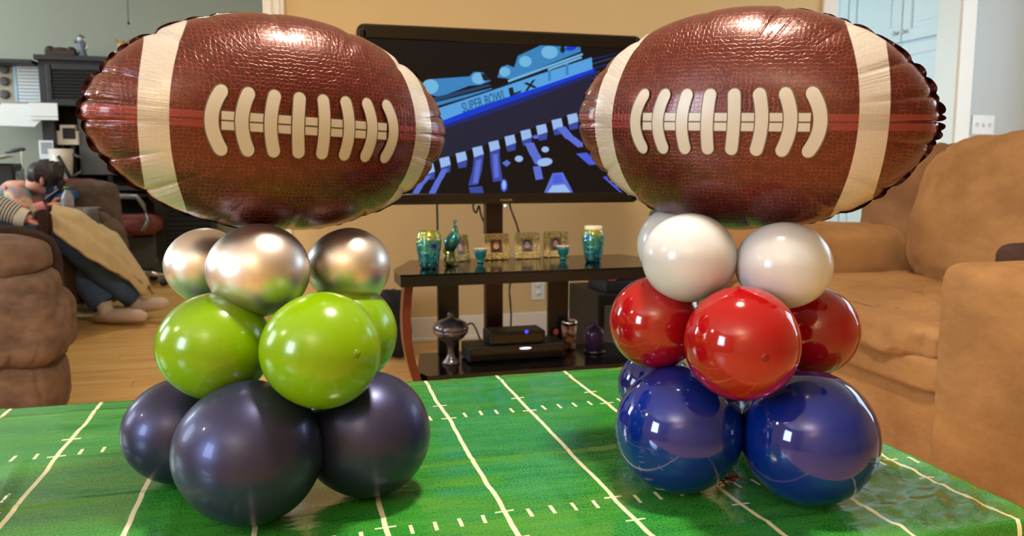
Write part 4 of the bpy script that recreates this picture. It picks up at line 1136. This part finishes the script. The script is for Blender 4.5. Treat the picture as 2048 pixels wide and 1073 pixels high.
# brown part of the blanket's end hanging over the chair arm
mb = MB(); o0 = P(82, 432, 4.14)
mb.grid(lambda u, v: P(70 + 32 * u + 4 * math.sin(v * 5), 428 + 110 * v - 8 * math.sin(u * 3.14), 4.16 - .05 * math.sin(u * 3.14) + .03 * math.sin(u * 11)), 14, 20)
o = mb.build('brown_throw', 'suede_dark'); md = o.modifiers.new('thick', 'SOLIDIFY'); md.thickness = .015
tag(o, 'dark brown throw hanging over the recliner arm beside the cream blanket', 'throw')

# young person bent over a tablet
yd = 5.05
hc = P(84, 362, yd); yp = thing('person', (P(50, 440, yd).x, P(50, 440, yd).y, .46), 'dark haired person in a pastel tie dye shirt bent over a tablet', 'person')
vd = (hc - CAM).normalized(); rr_ = vd.cross(ZU).normalized()        # rr_: the way the person faces
dn = Vector((0, 0, -1))
nk = P(55, 372, yd); ch_ = P(38, 400, yd + .04); pel = P(20, 470, yd + .05)
sA = P(36, 392, yd - .12); sB = P(40, 388, yd + .17); eA = P(52, 428, yd - .15); wA = P(92, 412, yd - .10); eB = P(64, 428, yd + .15); wB = P(108, 408, yd + .06)
face_d = (rr_ * .72 + dn * .70).normalized()
bv = [pel, ch_, nk, hc + Vector((0, 0, -.01)), hc + face_d * .06, sA, eA, wA, sB, eB, wB]
skinned('body', bv, [(0, 1), (1, 2), (2, 3), (3, 4), (1, 5), (5, 6), (6, 7), (1, 8), (8, 9), (9, 10)], [(.11, .13), (.10, .13), .05, .088, .05, .045, .034, .024, .045, .034, .024], 'skin', yp)
mb = MB(); mb.tube([pel + dn * .05, pel.lerp(ch_, .5), ch_, ch_.lerp(nk, .45), ch_.lerp(nk, .85)], [.13, .145, .145, .12, .07], 20)
mb.tube([sA.lerp(ch_, .4), sA, sA.lerp(eA, .6), eA + dn * .005, eA.lerp(wA, .5)], [.07, .075, .062, .056, .045], 14); mb.tube([sB.lerp(ch_, .4), sB, sB.lerp(eB, .6), eB, eB.lerp(wB, .5)], [.07, .072, .06, .055, .045], 14)
mb.build('shirt', 'tiedye', yp, pel)
M['pink_knit'] = plain('pink cotton', (232, 150, 170), .9)
for e_, w_ in ((eA, wA), (eB, wB)): MB().tube([e_.lerp(w_, .45), e_.lerp(w_, .7), e_.lerp(w_, .95)], [.044, .04, .034], 14, cap=False).build('cuff', 'pink_knit', yp)
# face features
fside = -vd                                                         # towards the viewer
up_f = fside.cross(face_d).normalized()
if up_f.z < 0 and up_f.dot(rr_) < 0: up_f = -up_f
up_f = (face_d.cross(fside)); up_f = up_f if up_f.dot(Vector((0, 0, 1)) + rr_ * .5) > 0 else -up_f
up_f.normalize()
fc = hc + face_d * .075
mb = MB(); mb.tube([fc + face_d * .0 + up_f * .025, fc + face_d * .030 - up_f * .012, fc + face_d * .012 - up_f * .022], [.008, .012, .005], 10); mb.build('nose', 'skin', yp)
for s_ in (-1, 1):
    MB().ball(fc + fside * (.032 * s_) + up_f * .02 + face_d * .004, .011, 8).build('eye', 'white_ceramic', yp)
mb = MB(); mb.ball(fc - up_f * .048 + face_d * .006, (.018, .018, .008), 8); mb.build('mouth', 'pink', yp)
MB().ball(hc + fside * .084 - up_f * .0, (.012, .02, .028), 10).build('ear', 'skin', yp)
mb = MB(); mb.ball(hc - face_d * .012 + up_f * .046, (.104, .104, .088), 22, wr=.016, ws=18)
mb.tube([hc + up_f * .06 + face_d * .03, hc + face_d * .095 + up_f * .05 + fside * .02, hc + face_d * .115 + up_f * .0 + fside * .03], [.05, .034, .012], 12)
mb.ball(hc + up_f * .12 - face_d * .01 + rr_ * .02, (.035, .035, .03), 12, wr=.006, ws=30)
mb.tube([hc + up_f * .03 + fside * .075 + face_d * .02, hc + up_f * .0 + fside * .088 + face_d * .055, hc - up_f * .04 + fside * .07 + face_d * .07], [.03, .022, .006], 10)
mb.build('hair', 'hair', yp)
for w_, q_ in ((wA, -1), (wB, 1)):
    hd = (rr_ * .9 + Vector((0, 0, .1))).normalized(); hs = vd
    pm = w_ + hd * .045
    MB().ball(pm, (.042, .036, .018), 12).build('palm', 'skin', yp)
    for k in range(4):
        b_ = pm + hd * .025 + hs * (.024 - .016 * k); L_ = (.052, .062, .058, .045)[k]
        MB().tube([b_, b_ + hd * L_ * .45 + Vector((0, 0, .006)), b_ + hd * L_ * .8 - Vector((0, 0, .004)), b_ + hd * L_ - Vector((0, 0, .018))], [.0095, .009, .008, .005], 8).build('finger', 'skin', yp)
    b_ = pm - hd * .01 + Vector((0, 0, .012))
    MB().tube([b_, b_ + hd * .02 + Vector((0, 0, .022)), b_ + hd * .045 + Vector((0, 0, .026))], [.011, .010, .006], 8).build('thumb', 'skin', yp)
# tablet
M['tablet_blue'] = glow('pale blue tablet screen', (140, 175, 215), .8)
tb = P(104, 390, yd - .02)
t = thing('tablet', tb, 'dark tablet with a pale blue lit screen held by the young person', 'tablet')
rotm = Matrix((rr_, vd, Vector((0, 0, 1)))).transposed() @ Matrix.Rotation(rad(52), 3, 'Y')
MB().box(tb, (.012, .17, .115), .004, rotm).build('case', 'black_matt', t)
MB().box(tb - (rotm @ Vector((.0066, 0, 0))), (.001, .155, .10), 0, rotm).build('screen', 'tablet_blue', t)
M['blue_cloth'] = plain('bright blue packet', (26, 96, 168), .45, vary=.3, scale=40)
bk = P(126, 398, 5.02)
t = thing('blue_packet', bk, 'bright blue snack packet behind the water bottle', 'packet')
MB().ball(bk, (.075, .03, .04), 16, Matrix.Rotation(rad(-20), 3, 'Y'), ex=.5, ey=.5, wr=.006, ws=30).build('packet', 'blue_cloth', t)
MB().box(bk + Vector((.07, 0, .028)), (.03, .012, .05), .002, Matrix.Rotation(rad(-20), 3, 'Y')).build('crimp', 'blue_cloth', t)

# ------------------------------------------------------------------ office corner
HY = 6.75
def louvers(mb, x0, x1, y0, y1, Y, n):
    for k in range(n):
        ya = y0 + (y1 - y0) * k / n; yb = y0 + (y1 - y0) * (k + .62) / n
        a_ = at_y(x0, ya, Y); b_ = at_y(x1, ya, Y); c_ = at_y((x0 + x1) / 2, yb, Y)
        mb.box(((a_.x + b_.x) / 2, Y, (a_.z + c_.z) / 2), (b_.x - a_.x, .012, a_.z - c_.z), .001, Matrix.Rotation(rad(-24), 3, 'X'))
hu = thing('desk_hutch', (at_y(230, 400, HY).x, HY + .2, 0), 'black wooden computer hutch with louvred doors against the grey wall', 'hutch')
mb = MB(); pxbox(mb, 66, 114, 420, 124, HY - .03, .42); mb.build('cornice', 'black_desk', hu)
mb = MB(); pxbox(mb, 78, 123, 420, 215, HY + .02, .32); mb.build('cabinet', 'black_desk', hu)
for x0, x1 in ((93, 212), (216, 330)):
    mb = MB(); pxbox(mb, x0 + 10.3, 128, x1 - 10.3, 140, HY, .02); pxbox(mb, x0 + 10.3, 200, x1 - 10.3, 212, HY, .02); pxbox(mb, x0, 128, x0 + 10, 212, HY, .02); pxbox(mb, x1 - 10, 128, x1, 212, HY, .02)
    do = mb.build('door', 'black_desk', hu)
    for k in range(9):
        ya = 141 + k * 6.6
        mb = MB(); a_ = at_y(x0 + 10, ya, HY); b_ = at_y(x1 - 10, ya, HY); c_ = at_y(x0, ya + 5.2, HY)
        mb.box(((a_.x + b_.x) / 2, HY + .012, (a_.z + c_.z) / 2), (b_.x - a_.x - .002, .006, .030), 0, Matrix.Rotation(rad(-28), 3, 'X')); mb.build('slat', 'black_desk_shaded', do)
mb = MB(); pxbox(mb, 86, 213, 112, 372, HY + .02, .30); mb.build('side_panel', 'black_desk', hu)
mb = MB(); pxbox(mb, 110, 213, 420, 372, HY + .34, .02); mb.build('back_panel', 'black_desk_shaded', hu)
zd = at_y(250, 372, HY).z
a_ = at_y(60, 372, HY); b_ = at_y(425, 372, HY)
MB().span((a_.x, HY - .30, zd - .03), (b_.x, HY + .36, zd), .004).build('desktop', 'black_desk', hu)
mb = MB(); pxbox(mb, 310, 395, 425, 515, HY - .02, .35); mb.build('pedestal', 'black_desk', hu)
for k in range(11):
    ya = 400 + k * 9.6; mb = MB(); a2 = at_y(334, ya, HY - .03); b2 = at_y(420, ya, HY - .03)
    mb.box(((a2.x + b2.x) / 2, HY - .036, a2.z), (b2.x - a2.x, .006, .034), 0, Matrix.Rotation(rad(-28), 3, 'X')); mb.build('slat', 'black_desk', hu)
mb = MB(); pxbox(mb, 60, 372 + 6, 330, 515, HY + .30, .03); mb.build('modesty_panel', 'black_desk_shaded', hu)
# lower hutch shelf to the left with its beige board
t = thing('side_hutch', (at_y(30, 300, HY).x, HY + .2, 0), 'black shelf unit with a beige back board beside the louvred hutch', 'shelf unit')
mb = MB(); pxbox(mb, -120, 116, 63, 124, HY - .02, .34); mb.build('top', 'black_desk', t)
mb = MB(); pxbox(mb, -120, 123, 70, 207, HY + .28, .02); mb.build('back_board', 'beige_board', t)
mb = MB(); pxbox(mb, -120, 207, 72, 212, HY + .0, .30); mb.build('shelf', 'black_desk', t)
for y in (139, 163, 189):
    q = at_y(8, y, HY + .275)
    o = MB().lathe([(.034, 0), (.034, .006), (.028, .009), (.0001, .008)], q, 20, (0, -1, 0)).build('medallion', 'disc_grey')
    tag(o, {139: 'grey round medallion on the beige board, topmost of three', 163: 'grey round medallion on the beige board, middle of three', 189: 'grey round medallion on the beige board, lowest of three'}[y], 'medallion', 'medallions on the beige board')
# wall calendar sheet
t = thing('wall_paper_sheet', at_y(54, 205, HY + .2), 'white sheet of handwritten lines pinned beside the louvred hutch', 'paper sheet')
mb = MB(); pxbox(mb, 31, 123, 79, 204, HY + .2, .004, 0); mb.build('sheet', 'paper', t)
mb = MB(); pxbox(mb, 28, 123, 33, 204, HY + .196, .01, 0); mb.build('spine', 'paper_blue', t)
for k in range(11):
    mb = MB(); y = 129 + k * 6.8; pxbox(mb, 36, y, 77, y + 2.2, HY + .1985, .002, 0); mb.build('text_line', 'paper_grey', t)
# white papers on the shelf edge
t = thing('white_folder', at_y(35, 255, HY - .1), 'large white folder hanging below the beige board', 'folder')
mb = MB(); a_ = [at_y(*q, HY - .1) for q in ((4, 207), (115, 209), (70, 254), (-40, 250))]
mb.prism([(q.x, q.z) for q in reversed(a_)], (0, HY - .1, 0), (1, 0, 0), (0, 0, 1), .012); mb.build('cover', 'paper', t)
t = thing('white_envelope', at_y(88, 240, HY - .13), 'smaller white envelope overlapping the large folder', 'envelope')
mb = MB(); pxbox(mb, 58, 206, 115, 233, HY - .13, .008, .001); mb.build('sheet', 'paper', t); mb = MB(); pxbox(mb, 60, 233.4, 116, 240, HY - .125, .008, .001); mb.build('sheet', 'paper', t)
t = thing('pinned_note', at_y(93, 318, HY), 'small white printed note hanging in front of the hutch side', 'note')
mb = MB(); pxbox(mb, 78, 281, 107, 318, HY - .02, .004, 0); mb.build('sheet', 'paper', t)
mb = MB(); pxbox(mb, 82, 285, 104, 308, HY - .022, .002, 0); mb.build('print', 'paper_grey', t)
# desk things
t = thing('computer_monitor', (at_y(190, 345, HY + .1).x, HY + .1, zd), 'grey computer monitor on the black desk', 'monitor')
mb = MB(); pxbox(mb, 158, 238, 300, 350, HY + .1, .03, .004); mb.build('screen', 'grey_panel', t)
q = at_y(220, 360, HY + .12); MB().span((q.x - .09, HY + .04, zd + .0005), (q.x + .09, HY + .22, zd + .012), .004).build('foot', 'black_matt', t)
MB().span((q.x - .02, HY + .131, zd + .012), (q.x + .02, HY + .15, zd + .25), .003).build('stalk', 'black_matt', t)
t = thing('white_machine', (at_y(133, 300, HY + .06).x, HY + .1, zd), 'white desk machine with a dark opening inside the hutch', 'machine')
mb = MB(); pxbox(mb, 110, 262, 157, 290, HY + .06, .16, .004); pxbox(mb, 119, 250, 150, 263, HY + .06, .14, .004); mb.build('body', 'white_ceramic', t)
mb = MB(); pxbox(mb, 125, 256, 150, 278, HY + .052, .012, .004); mb.build('opening', 'black_desk_shaded', t)
mb = MB(); pxbox(mb, 120, 290, 130, 371, HY + .1, .03); pxbox(mb, 143, 290, 153, 371, HY + .1, .03); mb.build('stand', 'black_matt', t)
q = at_y(129, 345, HY + .02)
t = thing('grey_pitcher', (q.x, HY + .02, zd), 'tall grey translucent pitcher standing beneath the white machine', 'pitcher')
k = at_y(129, 292, HY).z - zd
MB().lathe([(.05, 0), (.06, .01), (.075, k * .5), (.085, k * .92), (.08, k * .92), (.06, .02), (.0001, .015)], (q.x, HY - .04, zd), 24).build('body', 'white_ceramic', t)
mb = MB(); mb.tube([(q.x + .075, HY - .04, zd + k * .8), (q.x + .14, HY - .04, zd + k * .7), (q.x + .13, HY - .04, zd + k * .35), (q.x + .07, HY - .04, zd + k * .25)], .012, 8); mb.build('handle', 'grey_metal', t)
a_ = at_y(116, 312, HY - .18); b_ = at_y(146, 352, HY - .18)
t = thing('open_laptop', (b_.x, HY - .2, zd), 'dark slanted laptop lid standing open on the black desk', 'laptop')
MB().tube([(a_.x, HY - .18, a_.z), (b_.x, HY - .18, zd + .02)], .014, 4).build('lid', 'black_desk', t)
MB().span((b_.x - .02, HY - .28, zd + .0005), (b_.x + .13, HY - .10, zd + .02), .003).build('keyboard', 'grey_metal', t)
q = at_y(160, 346, HY - .1)
o = MB().span((q.x - .05, HY - .14, zd + .0005), (q.x + .07, HY - .06, zd + .035), .004); t = thing('tissue_packet', (q.x, HY - .1, zd), 'small white packet on the black desk in front of the monitor', 'packet')
o.build('packet', 'paper', t); MB().ball((q.x + .02, HY - .1, zd + .036), (.025, .02, .012), 8, wr=.004, ws=40).build('tissue', 'paper', t)
# ring lamp on jar
q = at_y(33, 355, 6.4)
t = thing('ring_lamp', (q.x, 6.4, .74), 'grey ring lamp on a white bent arm beside the person in tie dye', 'lamp')
rc_ = at_y(30, 301, 6.4)
mb = MB(); mb.grid(lambda u, v: rc_ + Vector((math.cos(u * 6.2832) * (.055 + .012 * math.cos(v * 6.2832)), math.sin(u * 6.2832) * (.055 + .012 * math.cos(v * 6.2832)), .012 * math.sin(v * 6.2832) + .01 * math.cos(u * 6.2832))), 30, 8, True, True); mb.build('ring', 'grey_panel', t)
mb = MB(); mb.tube([rc_ + Vector((.045, -.02, -.008)), at_y(44, 320, 6.4), at_y(46, 332, 6.4), at_y(42, 345, 6.4)], .007, 8); mb.build('arm', 'white_plastic', t)
M['jar_blue'] = plain('blue grey glass', (104, 130, 144), .2, vary=.2, scale=40)
k = at_y(33, 342, 6.4).z
MB().lathe([(.05, .74), (.052, .75), (.052, k - .02), (.04, k), (.0001, k + .004)], (q.x, 6.4, 0), 22).build('jar', 'jar_blue', t)
a_ = at_y(-40, 345, 6.4); b_ = at_y(50, 345, 6.4)
t = thing('side_table', ((a_.x + b_.x) / 2, 6.2, 0), 'black side desk holding the ring lamp behind the person in tie dye', 'desk')
MB().span((a_.x - .4, 6.25, .705), (b_.x + .05, 6.60, .7395), .004).build('top', 'black_desk', t)
for x in (a_.x - .36, b_.x): MB().span((x, 6.28, 0), (x + .04, 6.57, .705), .003).build('leg', 'black_desk', t)
t = thing('printer', (at_y(8, 350, 6.2).x, 6.2, .74), 'dark printer with a sheet of white paper near the ring lamp', 'printer')
q0 = at_y(26, 350, 6.3).x; zp = at_y(10, 327, 6.3).z
MB().span((q0 - .32, 6.3, .74), (q0, 6.55, zp), .01).build('body', 'black_desk', t)
q = at_y(4, 320, 6.2); MB().box((q.x - .06, 6.25, zp + .03), (.20, .2, .006), .001, Matrix.Rotation(rad(-12), 3, 'Y')).build('paper', 'paper', t)

# ornaments along the hutch top
zt = at_y(160, 114, HY).z
q = at_y(118, 110, HY)
t = thing('carved_box', (q.x, HY + .05, zt), 'low dark brown carved box with rounded ends on the hutch top', 'box')
mb = MB(); mb.span((q.x - .1, HY, zt + .0005), (q.x + .11, HY + .1, zt + .05), .012); mb.ball((q.x - .07, HY + .05, zt + .05), (.035, .045, .03), 12); mb.ball((q.x + .075, HY + .05, zt + .048), (.035, .045, .03), 12); mb.ball((q.x, HY + .05, zt + .05), (.07, .045, .022), 12); mb.build('body', 'brown_box', t)
q = at_y(162, 112, HY)
p = Vector((q.x, HY + .05, zt))
t = thing('figurine', p, 'grey blue standing figurine with a raised arm on the hutch top', 'figurine', 'figurines on the hutch top')
mb = MB(); mb.lathe([(.032, 0), (.034, .01), (.026, .05), (.03, .09), (.034, .105), (.014, .125), (.0001, .127)], p, 16); mb.build('body', 'blue_ceramic', t)
MB().ball(p + Vector((-.008, 0, .142)), (.02, .02, .022), 10).build('head', 'white_ceramic', t)
MB().lathe([(.032, 0), (.016, .012), (.0001, .022)], p + Vector((-.008, 0, .152)), 14).build('hat', 'blue_ceramic', t)
MB().tube([p + Vector((-.02, 0, .105)), p + Vector((-.045, -.01, .115)), p + Vector((-.05, -.01, .13))], [.011, .009, .006], 8).build('arm', 'blue_ceramic', t)
MB().tube([p + Vector((.025, 0, .105)), p + Vector((.04, -.012, .08)), p + Vector((.03, -.02, .06))], [.011, .009, .007], 8).build('arm', 'white_ceramic', t)
q = at_y(243, 112, HY); p = Vector((q.x, HY + .05, zt))
t = thing('figurine', p, 'tan eared animal figurine on a white base on the hutch top', 'figurine', 'figurines on the hutch top')
MB().lathe([(.04, 0), (.042, .012), (.03, .02), (.034, .05), (.026, .075), (.0001, .08)], p, 16).build('body', 'white_ceramic', t)
mb = MB(); mb.ball(p + Vector((0, -.005, .10)), (.036, .032, .038), 12); mb.ball(p + Vector((0, -.034, .09)), (.016, .016, .014), 8); mb.build('head', 'tan_ceramic', t)
for s_ in (-1, 1): MB().tube([p + Vector((.02 * s_, 0, .12)), p + Vector((.05 * s_, 0, .14)), p + Vector((.062 * s_, 0, .155))], [.012, .014, .004], 8, flat=.6).build('ear', 'tan_ceramic', t)
q = at_y(308, 112, HY); p = Vector((q.x, HY + .05, zt))
t = thing('figurine', p, 'brown mushroom shaped ornament on the hutch top beside the football', 'figurine', 'figurines on the hutch top')
MB().lathe([(.03, 0), (.026, .03), (.016, .10), (.0001, .11)], p, 14).build('stem', 'white_ceramic', t)
MB().ball(p + Vector((0, 0, .135)), (.05, .045, .032), 14, wr=.004, ws=30).build('cap', 'brown_box', t)
# pull chain
q = at_d(257, 46, 4.9)
t = thing('pull_chain', (q.x, q.y, q.z), 'thin fan pull chain hanging in front of the grey wall', 'pull chain')
MB().tube([(q.x, q.y, q.z + .01), (q.x + .003, q.y, 2.0), (q.x, q.y, 2.599)], .0022, 6).build('chain', 'black_desk', t)
MB().ball(q, (.008, .008, .011), 10).build('knob', 'black_desk', t)

# office chair
oc = P(283, 545, 6.0); oc.z = 0
cx, cy_ = P(245, 500, 6.0).x, P(245, 500, 6.0).y
t = thing('office_chair', (cx, cy_, 0), 'mauve office chair with a chrome star base at the black desk', 'office chair')
s0 = P(225, 450, 6.0); s1 = P(320, 450, 6.0)
pillow('seat', 'mauve', (s0.x - .05, cy_ - .22, P(280, 470, 6.).z - .0), (s1.x, cy_ + .26, P(280, 428, 6.).z), t, .6, .4, .004, 6, 24)
b0, b1 = P(115, 357, 5.95), P(208, 385, 5.95)
pillow('backrest', 'mauve', (b0.x, b0.y - .15, b1.z - .2), (b1.x, b0.y - .02, b0.z), t, .5, .5, .003, 6, 24)
MB().tube([Vector(((b0.x + b1.x) / 2, b0.y, b1.z - .1)), Vector(((b0.x + b1.x) / 2 + .02, cy_ - .1, .46)), Vector((cx, cy_, .42))], .02, 10).build('back_bar', 'black_matt', t)
for yy in (-.24, .26):
    MB().tube([Vector((P(296, 462, 6.).x, cy_ + yy, .43)), Vector((P(308, 440, 6.).x, cy_ + yy, .50)), Vector((P(298, 412, 6.).x, cy_ + yy, .62)), Vector((P(286, 394, 6.).x, cy_ + yy, .68)), Vector((P(225, 393, 6.).x, cy_ + yy, .69))], [.016, .018, .018, .02, .02], 10).build('arm', 'grey_metal', t)
MB().tube([(cx, cy_, .11), (cx, cy_, .42)], .028, 14).build('column', 'black_matt', t)
tip = P(322, 522, 6.0)
for k in range(5):
    a_ = k * 2 * math.pi / 5 - .26
    e_ = Vector((cx + .30 * math.cos(a_), cy_ + .30 * math.sin(a_), .085))
    lg = MB().tube([(cx, cy_, .12), Vector((cx, cy_, .125)).lerp(e_, .6), e_], [.026, .022, .016], 10).build('leg', 'chrome', t)
    MB().lathe([(.026, -.02), (.028, 0), (.026, .02)], (e_.x, e_.y, .0285), 14, (math.sin(a_), -math.cos(a_), 0)).build('caster', 'black_matt', lg)
q = P(268, 490, 6.5)
t = thing('computer_tower', (q.x, q.y, 0), 'grey computer tower under the black desk behind the office chair', 'computer')
za_, zb_ = at_y(265, 502, HY - .05).z, at_y(265, 461, HY - .05).z
mb = MB(); pxbox(mb, 258, 461, 314, 530, HY - .02, .28, .006); mb.build('case', 'grey_panel', t)
mb = MB(); pxbox(mb, 266, 470, 306, 476, HY - .026, .008, .001); mb.build('drive_slot', 'black_matt', t)
